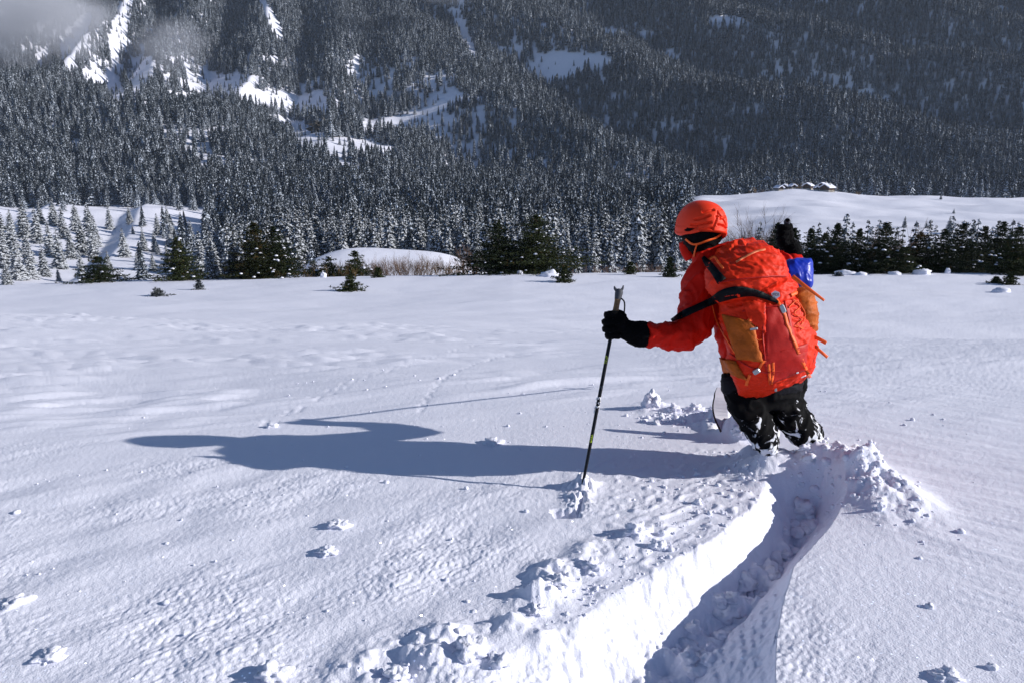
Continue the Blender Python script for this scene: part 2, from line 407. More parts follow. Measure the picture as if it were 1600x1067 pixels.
def far_h(x, y):
    x = np.asarray(x, float); y = np.asarray(y, float)
    yc = np.maximum(y, 60.0)
    # row distance -> picture column is taken at the centre of the mountain's height: gentle error elsewhere
    u = 800 + FPX * x / (yc * 0.99)
    ui = np.interp(u, TU, np.arange(len(TU))); yi = np.interp(yc, TY, np.arange(len(TY)))
    a = np.clip(np.floor(ui).astype(int), 0, len(TU) - 2); b = np.clip(np.floor(yi).astype(int), 0, len(TY) - 2)
    fa = ui - a; fb = yi - b; fa = fa * fa * (3 - 2 * fa)
    cl = lambda i, n: np.clip(i, 0, n - 1)
    def col(ai):
        g = lambda j: TAB[ai, cl(b + j, len(TY))]
        return cat(g(-1), g(0), g(1), g(2), fb)
    pyv = col(a) * (1 - fa) + col(cl(a + 1, len(TU))) * fa
    Z = (533.5 - pyv) / FPX
    z = yc * (Z * cp - sp) / (cp + Z * sp)
    # relief of the mountain: spurs that run down to the right, steeper gullies at the far left
    wob = 70 * pn(x / 420, y / 420, 81)
    c1 = (x * 0.80 + y * 0.60) + wob; l1 = x * 0.60 - y * 0.80
    f1 = (c1 / 300 + 0.30 * pn(x / 600, y / 600, 82)) % 1.0
    r1 = np.where(f1 < .38, f1 / .38, (1 - f1) / .62); r1 = r1 * r1 * (3 - 2 * r1) * .5 + r1 * .5
    r2 = np.abs(((x * 0.97 + y * 0.22 + wob * 0.6) / 150 % 1.0) - 0.5) * 2
    wl = sstep(-150, -420, x)
    rid = (r1 * (1 - wl) + r2 * wl)
    amp = sstep(850, 1350, y) * (85 + 65 * sstep(50, 350, x))
    z = z + 0.09 * np.maximum(x - 250, 0) * sstep(820, 1150, y)
    z = z + amp * (rid - 0.5) * (0.55 + 0.7 * pn(x / 500, y / 500, 83) ** 2 * 2)
    mt = sstep(700, 1100, y)
    z = z + mt * (13 * fbm(x / 150, y / 150, 3, 84)) + sstep(230, 500, y) * (1 - sstep(560, 700, y) * .6) * 2.2 * pn(x / 45, y / 45, 88) * (1 - sstep(250, 180, u) * 0)
    z = z + 0.5 * pn(x / 17, y / 17, 87) * sstep(100, 300, y)
    # low ribs that catch the sun across the left meadow
    sw = ((x * 0.93 + y * 0.37) / 70.0) % 1.0
    z = z + sstep(290, 360, y) * sstep(690, 640, y) * sstep(620, 480, u) * 7.0 * (np.where(sw < .22, sw / .22, (1 - sw) / .78) - .5)
    # snowy knoll in front of the forest, seen between the two groups of dark firs
    kx = (x + 27.5) / 21.5; ky = (y - 176) / 26
    z = z + 8.2 * np.exp(-(kx ** 4 * 0.9 + ky ** 2))
    z = np.where(u > 1060, z + 1.5 * pn(x / 60, y / 60, 90) * sstep(300, 400, y) * (1 - sstep(700, 800, y)), z)
    near = macro(x, y) - 1.2
    return np.where(y < 82, np.minimum(near, z) , z)
def build_far():
    rows = np.concatenate([np.linspace(-300, 50, 15), np.geomspace(60, 4200, 470)])
    t = np.linspace(-1, 1, 520)
    hw = 0.80 * np.maximum(rows, 100)
    o = np.linspace(0.05, 1, 16)
    X = np.concatenate([-hw[:, None] - o[::-1][None] * (600 + hw[:, None] * .6), hw[:, None] * t[None], hw[:, None] + o[None] * (600 + hw[:, None] * .6)], 1)
    Y = np.repeat(rows[:, None], X.shape[1], 1)
    Z = far_h(X, Y)
    V = np.stack([X, Y, Z], -1).reshape(-1, 3)
    me = np_mesh('mountain_terrain', V, grid_faces(*X.shape), M['far_snow'])
    ob = link('mountain_terrain', me)
    tag(ob, kind='structure', label='valley, snowy meadows and steep mountainside beyond the near slope')
    return ob
far_obj = build_far()
# ------------------------------------------------------------------ trees
def tier_tree(seed, tiers=9, pts=9, rad=0.17, h=1.0):
    """far conifer, one metre tall: ragged drooping whorls"""
    r = np.random.default_rng(seed); V = []; F = []
    for k in range(tiers):
        f = k / tiers
        zt = h * (0.10 + 0.90 * (f + 1.35 / tiers)); zt = min(zt, h)
        zb = h * (0.07 + 0.90 * f)
        rr = rad * h * (1 - f) ** 0.85 * r.uniform(0.85, 1.12) + 0.012
        c = len(V); V.append((r.normal(0, .004), r.normal(0, .004), zt))
        n = pts * 2; a0 = r.uniform(0, 7)
        for i in range(n):
            q = rr * (r.uniform(0.8, 1.2) if i % 2 == 0 else r.uniform(0.45, 0.62))
            dz = -0.02 * h if i % 2 == 0 else 0.025 * h
            a = a0 + 2 * math.pi * i / n + r.normal(0, 0.08)
            V.append((q * math.cos(a), q * math.sin(a), zb + dz + r.normal(0, .006)))
        for i in range(n): F.append((c, c + 1 + i, c + 1 + (i + 1) % n))
    c = len(V)
    for i in range(4): V.append((0.012 * math.cos(i * 1.57), 0.012 * math.sin(i * 1.57), -0.05))
    V.append((0, 0, 0.4)); F += [(c + i, c + (i + 1) % 4, c + 4) for i in range(4)]
    return V, F
def blade_tree(seed, whorls=15, per=10, rad=0.19):
    """mid distance conifer: every branch is its own drooping bough with a few side sprays"""
    r = np.random.default_rng(seed); V = []; F = []
    for k in range(whorls):
        f = k / whorls; z0 = 0.07 + 0.92 * f
        L0 = rad * (1 - f) ** 0.8 + 0.012
        n = max(4, int(per * (1 - 0.5 * f)))
        a0 = r.uniform(0, 7)
        for i in range(n):
            a = a0 + 2 * math.pi * i / n + r.normal(0, .18); L = L0 * r.uniform(0.7, 1.15)
            w = L * 0.30 + 0.006; ca, sa = math.cos(a), math.sin(a); z = z0 + r.normal(0, .012)
            dr = r.uniform(0.25, 0.5) if f < 0.8 else r.uniform(-0.3, 0.1)
            P = lambda u, v, zz: (ca * u - sa * v, sa * u + ca * v, zz)
            b = len(V)
            V += [P(0, 0, z + .018), P(L * .45, w, z - dr * L * .35 - .012), P(L * .5, 0, z - dr * L * .2 + .012), P(L * .45, -w, z - dr * L * .35 - .012), P(L, 0, z - dr * L),
                  P(L * .72, w * .8, z - dr * L * .8 - .006), P(L * .72, -w * .8, z - dr * L * .8 - .006)]
            F += [(b, b + 1, b + 2), (b, b + 2, b + 3), (b + 1, b + 5, b + 2), (b + 2, b + 5, b + 4), (b + 2, b + 4, b + 6), (b + 3, b + 2, b + 6)]
    return V, F
def cone_trunk(h, r0, n=7, lean=0):
    V = []; F = []
    for k, (z, q) in enumerate([(-0.4, r0 * 1.3), (h * .1, r0), (h * .5, r0 * .6), (h * .96, r0 * .12)]):
        V += [(q * math.cos(2 * math.pi * i / n) + 0.01 * math.sin(k * 2), q * math.sin(2 * math.pi * i / n), z) for i in range(n)]
    for k in range(3):
        for i in range(n):
            j = (i + 1) % n; F.append((k * n + i, k * n + j, k * n + n + j, k * n + n + i))
    return V, F
def dark_fir(seed, h, rad, whorls=20, per=9, bottom=0.04):
    """near fir: boughs carrying many small needle tufts; returns crown and the snow that lies on it"""
    r = np.random.default_rng(seed); V = []; F = []; SV = []; SF = []
    zdir = []
    for k in range(whorls):
        f = k / whorls; z0 = h * (bottom + (0.96 - bottom) * f)
        L0 = rad * 1.12 * ((1 - f) ** 1.05) * (0.85 + 0.3 * math.sin(k * 2.4 + seed)) + 0.08
        n = max(4, int(per * (1 - 0.35 * f))); a0 = r.uniform(0, 7)
        for i in range(n):
            a = a0 + 2 * math.pi * i / n + r.normal(0, .2); L = L0 * r.uniform(0.6, 1.15)
            ca, sa = math.cos(a), math.sin(a); rise = r.uniform(-0.25, 0.25) if f < .7 else r.uniform(.2, .8)
            z = z0 + r.normal(0, .03) * h * .3
            m = max(3, int(L / 0.16))
            for q in range(m):
                t = (q + 1) / m; rr = L * t; zz = z + rise * L * (t - 0.45 * t * t)
                wid = 0.36 * L * math.sin(math.pi * min(1, t * .9 + .1)) + .05
                for side in (-1, 0, 1):
                    cu = rr + r.normal(0, .03); cv = side * wid * r.uniform(.5, 1.0) ; cz = zz - abs(cv) * .15 + r.normal(0, .03)
                    c = np.array([ca * cu - sa * cv, sa * cu + ca * cv, cz])
                    for _ in range(3):
                        d = r.normal(0, 1, 3); d[2] = d[2] * .5 + .15; d /= np.linalg.norm(d); e = np.cross(d, r.normal(0, 1, 3)); e /= np.linalg.norm(e)
                        s = r.uniform(.09, .17); b = len(V)
                        V += [tuple(c - e * s * .28), tuple(c + e * s * .28), tuple(c + d * s * 1.25)]
                        F.append((b, b + 1, b + 2))
                if r.random() < 0.022 and t > .5:
                    s = r.uniform(.08, .20); b = len(SV); cc = (ca * rr, sa * rr, zz + .07)
                    ring = 6
                    for lev, (q1, q2) in enumerate([(1.0, -.18), (.8, .22)]):
                        SV += [(cc[0] + s * q1 * r.uniform(.8, 1.2) * math.cos(j * math.pi / 3), cc[1] + s * q1 * r.uniform(.8, 1.2) * math.sin(j * math.pi / 3), cc[2] + s * q2) for j in range(ring)]
                    SV.append((cc[0], cc[1], cc[2] + s * .45))
                    for j in range(ring):
                        jj = (j + 1) % ring
                        SF += [(b + j, b + jj, b + ring + jj), (b + j, b + ring + jj, b + ring + j), (b + ring + j, b + ring + jj, b + 2 * ring)]
    return (V, F), (SV, SF)
def twigs(seed, h, spread, stems, depth=3, thin=0.012):
    """bare shrub or tree: many forking sticks"""
    r = np.random.default_rng(seed); V = []; F = []
    def stick(p, q, r0, r1):
        d = q - p; L = np.linalg.norm(d)
        if L < 1e-5: return
        d = d / L; e = np.cross(d, [0.3, 0.5, 0.8]); e /= np.linalg.norm(e); g = np.cross(d, e); b = len(V)
        for (c, rr) in ((p, r0), (q, r1)):
            for j in range(3):
                a = j * 2.094; V.append(tuple(c + rr * (e * math.cos(a) + g * math.sin(a))))
        for j in range(3):
            k = (j + 1) % 3; F.append((b + j, b + k, b + 3 + k)); F.append((b + j, b + 3 + k, b + 3 + j))
    def grow(p, d, L, rr, lev):
        q = p + d * L; stick(p, q, rr, rr * .65)
        if lev == 0: return
        for _ in range(r.integers(2, 5)):
            nd = d + r.normal(0, .38, 3) + np.array([0, 0, .12]); nd /= np.linalg.norm(nd)
            grow(p + d * L * r.uniform(.45, 1), nd, L * r.uniform(.5, .85), rr * .6, lev - 1)
    for _ in range(stems):
        d = np.array([r.normal(0, .6), r.normal(0, .5), 1.0]); d /= np.linalg.norm(d)
        grow(np.array([r.normal(0, spread), r.normal(0, spread * .6), -.1]), d, h * r.uniform(.25, .42), thin, depth)
    return V, F
def tri_mesh(name, VF, mats, smooth=False):
    V, F = VF; return np_mesh(name, V, F, mats, smooth)

def ground_at(x, y):
    if y < 66: return float(near_h(np.array([x]), np.array([y]))[0])
    return float(np.maximum(far_h(np.array([x]), np.array([y]))[0], macro(np.array([x]), np.array([y]))[0] if y < 99 else -1e9))
def x_at(px, y, z): return (px - 800) / FPX * (y * cp - z * sp)

# --- where the trees of the far slopes stand
HOLES = [  # openings in the forest: column, row, half width, half height, tilt (degrees)
    (120, 70, 18, 48, 25), (165, 140, 40, 18, 30), (190, 50, 14, 60, 12), (222, 128, 22, 34, 15), (350, 135, 70, 14, -3), (395, 158, 62, 15, 12), (480, 172, 40, 14, 15), (300, 158, 50, 8, 4),
    (625, 200, 70, 15, -6), (560, 236, 70, 14, 8), (530, 262, 46, 10, 20), (480, 215, 50, 14, 25), (690, 165, 24, 9, 0), (720, 160, 40, 6, 0), (425, 40, 9, 45, -25), (868, 112, 44, 26, -8), (925, 100, 34, 12, 10), (715, 35, 9, 20, -25),
    (1140, 40, 34, 11, 5), (1040, 95, 26, 5, -5), (1095, 283, 12, 6, -10), (860, 285, 12, 7, 0), (795, 175, 16, 5, 0), (730, 70, 9, 30, -25), (1225, 158, 12, 7, 0), (1285, 10, 20, 5, 0), (1565, 22, 10, 9, 0),
    (20, 145, 26, 5, 0), (75, 120, 18, 6, 10), (120, 235, 12, 16, -20), (200, 285, 34, 7, 8), (130, 278, 26, 6, 5), (960, 60, 22, 10, 0), (1010, 60, 16, 7, 0)]
def opened(px, py):
    r = np.zeros_like(px, bool)
    for (a, b, w, h, t) in HOLES:
        c, s = math.cos(R(t)), math.sin(R(t)); dx, dy = px - a, py - b
        r |= ((dx * c + dy * s) / w) ** 2 + ((-dx * s + dy * c) / h) ** 2 < 1
    return r
def scatter():
    n = 290000
    y = 225 * np.exp(rng.random(n) * math.log(2250 / 225.0)); y = np.sqrt(rng.random(n)) * (2250 - 225) * 1.0 + 225 * (rng.random(n) < 2)
    y = np.clip(np.sqrt(rng.random(n) * (2250.0 ** 2 - 225.0 ** 2) + 225.0 ** 2), 225, 2250)
    x = (rng.random(n) * 2 - 1) * 0.86 * y
    z = far_h(x, y)
    px, py, d = project(x, y, z)
    u = 800 + FPX * x / (y * 0.99)
    keep = (py > -70)
    dens = np.full(n, 0.55)
    dens = np.where(y < 900, 0.95, dens); dens = np.where(x > 200, np.maximum(dens, .85), dens)
    # clumps and thinner strips
    c = pn(x / 60, y / 60, 101) + 0.5 * pn(x / 25, y / 25, 102)
    dens *= np.maximum(0.55 + 0.45 * sstep(-0.45, 0.05, c), sstep(150, 300, x))
    # stands thin out around the high gullies on the left
    dens *= np.where((px < 760) & (py < 280) & (py > 90) & (px > 250), 0.22 + 0.78 * sstep(-.15, .2, pn(x / 80, y / 80, 103)), 1)
    dens *= np.where((px < 300) & (py < 130), 0.55, 1)
    dens = np.where(opened(px, py + 4), 0.035, dens)
    # bright meadow on the left and the strip above it
    bench = (px < 545) & (y > 575) & (y < 672)
    dens = np.where(bench, 0.02, dens)
    mead = (px < 330 - (py - 330) * 0.2) & (y > 300) & (y <= 580)
    dens = np.where(mead, 0.0, dens)
    edge = (px >= 200) & (px < 520) & (y > 300) & (y <= 575)
    dens = np.where(edge & ((c < -0.02) | ((px < 420) & (py > 395) & (c < .25))), 0.03, dens)
    dens = np.where((px < 330) & (y <= 300), 0.0, dens)
    # plateau with the hamlet stays open, as does the knoll
    dens = np.where((px > 1075) & (y < 745), 0.0, dens)
    dens = np.where((px > 440) & (px < 745) & (y < 240), 0.0, dens)
    keep &= rng.random(n) < dens * np.where(y < 500, 1.1, 1.0)
    x, y, z, px, py = x[keep], y[keep], z[keep], px[keep], py[keep]
    # minimum spacing through a hash grid
    cell = {}; ok = np.zeros(len(x), bool)
    for i in np.argsort(y):
        k = (int(x[i] // 4.7), int(y[i] // 4.7))
        if k in cell: continue
        cell[k] = 1; ok[i] = True
    return x[ok], y[ok], z[ok], px[ok], py[ok]
fx, fy, fz, fpx, fpy = scatter()
fh = 15.0 + 4.2 * rng.standard_normal(len(fx)) + 3.0 * pn(fx / 80, fy / 80, 105)
fh = np.clip(fh * 1.22, 8, 29) * np.where(fy < 500, 0.95, 1.06)
fh = np.where(opened(fpx, fpy + 4), fh * 0.5, fh)
print('forest', len(fx))

mid_protos = []
for k in range(5):
    mid_protos.append((tri_mesh('fir_crown', blade_tree(200 + k, 16 + k % 3, 11, 0.17 + .015 * (k % 3)), [M['fir_frost']]),
                       tri_mesh('fir_trunk', (lambda vf: (vf[0], [t for q in vf[1] for t in ((q[0], q[1], q[2]), (q[0], q[2], q[3]))]))(cone_trunk(1.0, 0.014)), [M['bark']])))
def put_fir(x, y, z, h, k, label, group, name='snowy_fir', sq=1.0):
    t = empty(name, (x, y, z - 0.3), label, 'tree', group)
    t.rotation_euler = (0, 0, (k * 2.39) % 6.28); t.scale = (h * sq, h * sq, h)
    link('crown', mid_protos[k % 5][0], t); link('trunk', mid_protos[k % 5][1], t)
    return t
# the firs of the forest that show largest are single trees, the rest one mass
vis = (fpx > -10) & (fpx < 1610) & (fpy > 0) & (fpy - fh * FPX / fy < 432) & (fy < 620)
sz = np.where(vis, fh / fy, 0)
order = np.argsort(-sz)[:225]
solo = set(order.tolist())
for n_, i in enumerate(order):
    put_fir(fx[i], fy[i], fz[i], fh[i], int(i), 'snow-dusted fir among the nearest ranks of the dense forest in the valley', 'snow-dusted firs of the valley forest')
# firs standing apart on the sunlit meadow at the left: column, row of the foot, height in pixels
MEADOW = [(172, 358, 34), (203, 350, 26), (222, 354, 22), (247, 368, 32), (195, 402, 42), (225, 392, 36), (243, 395, 32), (215, 422, 26), (240, 424, 28), (170, 422, 28), (95, 420, 60), (80, 400, 50), (60, 380, 52), (112, 405, 44), (130, 398, 52), (148, 404, 50),
          (40, 372, 56), (22, 400, 62), (8, 420, 62), (30, 438, 58), (50, 436, 54), (12, 446, 40), (100, 372, 46), (120, 362, 44), (85, 352, 40), (140, 370, 48), (150, 385, 44), (64, 350, 34), (18, 360, 30), (3, 385, 60), (45, 412, 52), (70, 432, 46), (128, 432, 40), (262, 350, 26),
          (268, 384, 40), (285, 376, 40), (300, 392, 44), (262, 412, 30), (118, 345, 22), (140, 348, 24), (92, 440, 22), (208, 366, 14)]
def meet(px, py, ylo, yhi):         # where the ray of a pixel meets the far terrain
    ys = np.linspace(ylo, yhi, 400); v = K(px, py, 1.0); s = ys / v.y
    hz = far_h(v.x * s, ys) - v.z * s
    i = np.argmax(hz > 0) if np.any(hz > 0) else int(np.argmin(np.abs(hz)))
    return v.x * s[i], ys[i]
for k, (px, py, hp) in enumerate(MEADOW):
    x, y = meet(px, py, 300, 640)
    z = float(far_h(np.array([x]), np.array([y]))[0])
    lab = {0: 'full frosted fir alone below the upper strip of the left meadow', 1: 'left one of two small paired frosted firs high on the left meadow', 2: 'right one of two small paired frosted firs high on the left meadow', 3: 'frosted fir touching the forest edge high on the left meadow',
           4: 'tall slim frosted fir in the middle of the left meadow', 5: 'left fir of the clump right of the meadow\'s tall slim fir', 6: 'right fir of the clump right of the meadow\'s tall slim fir',
           7: 'small frosted fir above the gap between the dome-shaped and slim dark firs', 8: 'little frosted fir just left of the slim dark fir\'s foot', 9: 'frosted fir directly behind the dome-shaped dark fir'}.get(k, 'snow-dusted fir in the close stand at the left end of the open meadow')
    put_fir(x, y, z, hp / FPX * y * 1.12, k + 3, lab, 'snow-dusted firs on the left meadow', sq=1.3)

# the far mass, instanced
proto_col = bpy.data.collections.new('forest_kinds')
for k in range(6):
    me = tri_mesh('far_conifer', tier_tree(40 + k, 8 + k % 3, 8, 0.135 + 0.02 * (k % 3)), [M['forest']])
    proto_col.objects.link(bpy.data.objects.new('far_conifer', me))
rest = np.array([i for i in range(len(fx)) if i not in solo])
pm = bpy.data.meshes.new('forest_points'); pm.vertices.add(len(rest))
pm.vertices.foreach_set('co', np.stack([fx[rest], fy[rest], fz[rest] - .4], -1).astype(np.float32).ravel())
at = pm.attributes.new('size', 'FLOAT_VECTOR', 'POINT')
wd = rng.uniform(1.1, 1.6, len(rest)); at.data.foreach_set('vector', np.stack([fh[rest] * wd, fh[rest] * wd, fh[rest]], -1).astype(np.float32).ravel())
at = pm.attributes.new('turn', 'FLOAT_VECTOR', 'POINT')
at.data.foreach_set('vector', np.stack([rng.normal(0, .03, len(rest)), rng.normal(0, .03, len(rest)), rng.random(len(rest)) * 6.28], -1).astype(np.float32).ravel())
at = pm.attributes.new('pick', 'INT', 'POINT'); at.data.foreach_set('value', rng.integers(0, 6, len(rest)).astype(np.int32))
forest = link('fir_forest', pm)
tag(forest, 'dense snow-dusted conifer forest covering the whole mountainside', 'forest', kind='stuff')
g = bpy.data.node_groups.new('forest', 'GeometryNodeTree')
g.interface.new_socket('Geometry', in_out='INPUT', socket_type='NodeSocketGeometry'); g.interface.new_socket('Geometry', in_out='OUTPUT', socket_type='NodeSocketGeometry')
gi = g.nodes.new('NodeGroupInput'); go = g.nodes.new('NodeGroupOutput')
ci = g.nodes.new('GeometryNodeCollectionInfo'); ci.inputs['Collection'].default_value = proto_col; ci.inputs['Separate Children'].default_value = True; ci.inputs['Reset Children'].default_value = True
ip = g.nodes.new('GeometryNodeInstanceOnPoints'); ip.inputs['Pick Instance'].default_value = True
def na(name, typ):
    q = g.nodes.new('GeometryNodeInputNamedAttribute'); q.data_type = typ; q.inputs['Name'].default_value = name; return q.outputs['Attribute']
g.links.new(gi.outputs[0], ip.inputs['Points']); g.links.new(ci.outputs[0], ip.inputs['Instance'])
g.links.new(na('pick', 'INT'), ip.inputs['Instance Index'])
er = g.nodes.new('FunctionNodeEulerToRotation'); g.links.new(na('turn', 'FLOAT_VECTOR'), er.inputs[0]); g.links.new(er.outputs[0], ip.inputs['Rotation'])
g.links.new(na('size', 'FLOAT_VECTOR'), ip.inputs['Scale']); g.links.new(ip.outputs[0], go.inputs[0])
forest.modifiers.new('scatter', 'NODES').node_group = g

# --- the dark firs, saplings and shrubs along the edge of the near slope
near_cache = {}
def near_fir(px, hpx, wpx, y, label, mat='fir_dark', seed=1, row=None, snow=True, group=None, name='fir_tree', whorls=None):
    z = ground_at(0, y)
    x = x_at(px, y, z); z = ground_at(x, y)
    if row is not None:             # foot seen at this picture row
        for _ in range(6):
            z = ground_at(x, y)
            x = x_at(px, y, z)
    d = y * cp - z * sp
    h = hpx / FPX * d
    if row is None:
        h = elev(float(np.interp(px, [0, 155, 282, 418, 600, 1050, 1300, 1600], [448, 443, 438, 431, 425, 427, 430, 431])) - hpx) * y - z
    rad = wpx / FPX * d * 0.5
    key = (seed, mat)
    if key not in near_cache:
        cr, sn = dark_fir(seed, 1.0 * h, rad, whorls or max(9, int(h / 0.17)), 9)
        tv = cone_trunk(h, 0.035 * h / 3 + .03)
        near_cache[key] = (h, tri_mesh('fir_crown', cr, [M[mat]]), tri_mesh('fir_snow', sn, [M['tree_snow']], True) if sn[0] else None, np_mesh('fir_trunk', tv[0], tv[1], [M['bark']]))
    H, a, b, c = near_cache[key]
    t = empty(name, (x, y, z - 0.05), label, 'tree', group)
    t.scale = (h / H,) * 3; t.rotation_euler = (0, 0, random.uniform(0, 6))
    link('crown', a, t); link('trunk', c, t)
    if snow and b: tag(link('branch_snow', b, t), kind='stuff')
    return t
NF = [
 (1262, 80, 46, 68, 'dark fir between the blue sack and the first fir of the right row', 'fir_dark', 24),
 (1284, 72, 44, 69, 'shorter dark fir pressed against the left side of the right row', 'fir_olive', 25),
 (155, 46, 62, 66, 'low dome-shaped dark fir nearest the left end of the slope edge', 'fir_dark', 1),
 (282, 74, 56, 66, 'slim dark fir with ragged boughs between the dome-shaped fir and the broad rusty fir', 'fir_olive', 2),
 (402, 92, 78, 68, 'broad fir with rusty brown needle tips on its left side', 'fir_rusty', 3),
 (432, 84, 70, 69, 'dark green fir pressed against the right side of the rusty fir', 'fir_dark', 4),
 (368, 44, 36, 70, 'small fir half hidden at the left foot of the rusty fir', 'fir_frost', 5),
 (515, 30, 36, 70, 'short bushy fir in front of the left end of the snowy knoll', 'fir_dark', 6),
 (556, 38, 40, 70, 'short open fir with a thin top in front of the middle of the knoll', 'fir_olive', 7),
 (490, 24, 20, 71, 'little snow-specked fir between the rusty fir and the knoll', 'fir_frost', 8),
 (778, 82, 82, 66, 'left one of the two wide black-green firs grown together left of centre', 'fir_dark', 9),
 (838, 92, 92, 66, 'right and taller one of the two wide black-green firs grown together', 'fir_olive', 10),
 (1210, 88, 50, 70, 'dark fir partly hidden behind the raised black glove', 'fir_dark', 11),
 (1236, 80, 40, 72, 'dark fir just right of the raised glove, above the blue bag', 'fir_dark', 12),
 (1303, 88, 54, 66, 'dark fir first in the row right of the skier', 'fir_dark', 13),
 (1337, 78, 46, 67, 'yellowish fir between two darker firs right of the skier', 'fir_olive', 14),
 (1377, 90, 76, 65, 'tallest and blackest fir of the row right of the skier', 'fir_dark', 15),
 (1410, 50, 40, 64, 'short fir in front of the gap right of the tallest fir', 'fir_olive', 16),
 (1432, 74, 52, 68, 'fir with reddish upper needles in the middle of the right row', 'fir_rusty', 17),
 (1468, 78, 54, 66, 'dark fir directly right of the red-topped fir', 'fir_dark', 18),
 (1497, 92, 62, 69, 'high dark fir with snow specks standing left of the white gap', 'fir_dark', 19),
 (1530, 84, 50, 72, 'fir behind the white gap at the right, its foot out of sight', 'fir_dark', 20),
 (1557, 92, 56, 73, 'second fir from the right frame edge', 'fir_dark', 21),
 (1583, 86, 56, 63, 'fir with wide snow-loaded boughs near the right frame edge', 'fir_olive', 22),
 (1608, 78, 50, 64, 'fir cut by the right edge of the frame', 'fir_dark', 23),
]
for (px, hp, wp, y, lab, mt_, sd) in NF:
    near_fir(px, hp * (1.04 if 700 < px < 900 else .97), wp * (2.0 if 700 < px < 900 else 1.7), y, lab, mt_, sd)
# frosted firs behind that row
BF = [(1270, 84, 40, 92), (1296, 80, 44, 94), (1312, 86, 40, 98), (1345, 84, 44, 90), (1362, 80, 40, 96), (1390, 84, 44, 94), (1418, 86, 40, 92), (1440, 84, 44, 96), (1475, 84, 44, 92), (1506, 86, 44, 94), (1536, 84, 44, 90), (1566, 84, 44, 96), (1222, 84, 44, 92), (1200, 84, 44, 98), (1262, 86, 44, 100), (1284, 80, 40, 104), (1322, 78, 40, 102), (1352, 76, 40, 106), (1400, 80, 44, 104), (1450, 82, 44, 108), (1482, 84, 50, 106), (1514, 82, 44, 110), (1545, 80, 46, 106), (1575, 78, 44, 108), (1240, 74, 40, 108), (1180, 76, 44, 106), (1155, 60, 40, 112), (1596, 80, 44, 106),
      (900, 82, 44, 118), (925, 78, 44, 125), (950, 84, 44, 120), (978, 76, 42, 128), (1000, 80, 44, 122), (1028, 78, 42, 126), (1052, 70, 40, 122), (868, 76, 40, 122), (1085, 60, 40, 130), (745, 66, 36, 125)]
for k, (px, hp, wp, y) in enumerate(BF):
    z = ground_at(0, y); x = x_at(px, y, z); z = ground_at(x, y)
    top = elev(428 - hp * (rng.uniform(.95, 1.2) if px > 1100 else rng.uniform(.75, .98))) * y      # crowns rise to this height above the slope edge
    put_fir(x, y, z, max(3.5, top - z), k, 'grey frosted fir standing behind the dark firs at the slope edge', 'frosted firs behind the slope edge', sq=0.85)
# saplings poking out of the snow, from foot row
def row_y(px, py):
    ys = np.linspace(20, 66, 500); v = K(px, py, 1.0); s = ys / v.y
    hz = macro(v.x * s, ys) - v.z * s
    i = np.argmax(hz > 0) if np.any(hz > 0) else int(np.argmin(np.abs(hz)))
    return float(ys[i])
SAP = [(548, 455, 26, 46, 'bushy fir sapling holding a snow lump, left of centre on the smooth slope', 'fir_olive', 31, True),
       (591, 434, 18, 20, 'tiny fir tip right of the bushy sapling, close to the slope edge', 'fir_olive', 32, False),
       (247, 463, 13, 28, 'flat little fir sapling in the snow, leftmost of the saplings', 'fir_frost', 33, False),
       (311, 453, 17, 18, 'small pointed sapling buried to its tip between the slim fir and flat sapling', 'fir_frost', 34, True),
       (882, 441, 28, 34, 'leaning sapling with a snow cap at the right foot of the paired black firs', 'fir_olive', 35, True),
       (1046, 433, 34, 30, 'dark little fir just left of the skier', 'fir_dark', 36, False),
       (985, 429, 22, 24, 'low dark fir with snow round its foot, left of the little fir by the skier', 'fir_olive', 37, True),
       (1578, 445, 22, 26, 'sapling poking from a snow hump near the right frame edge', 'fir_olive', 38, False),
       (1556, 443, 12, 16, 'tiny sapling left of the snow hump near the right frame edge', 'fir_olive', 39, False),
       (1310, 432, 7, 14, 'grey twiggy sapling tip in the snow right of the blue bag', 'fir_frost', 40, False)]
for (px, py, hp, wp, lab, mt_, sd, sn) in SAP:
    y = row_y(px, py)
    near_fir(px, hp, wp, y, lab, mt_, sd, row=py, snow=sn, name='fir_sapling', whorls=max(5, int(hp / 3)))
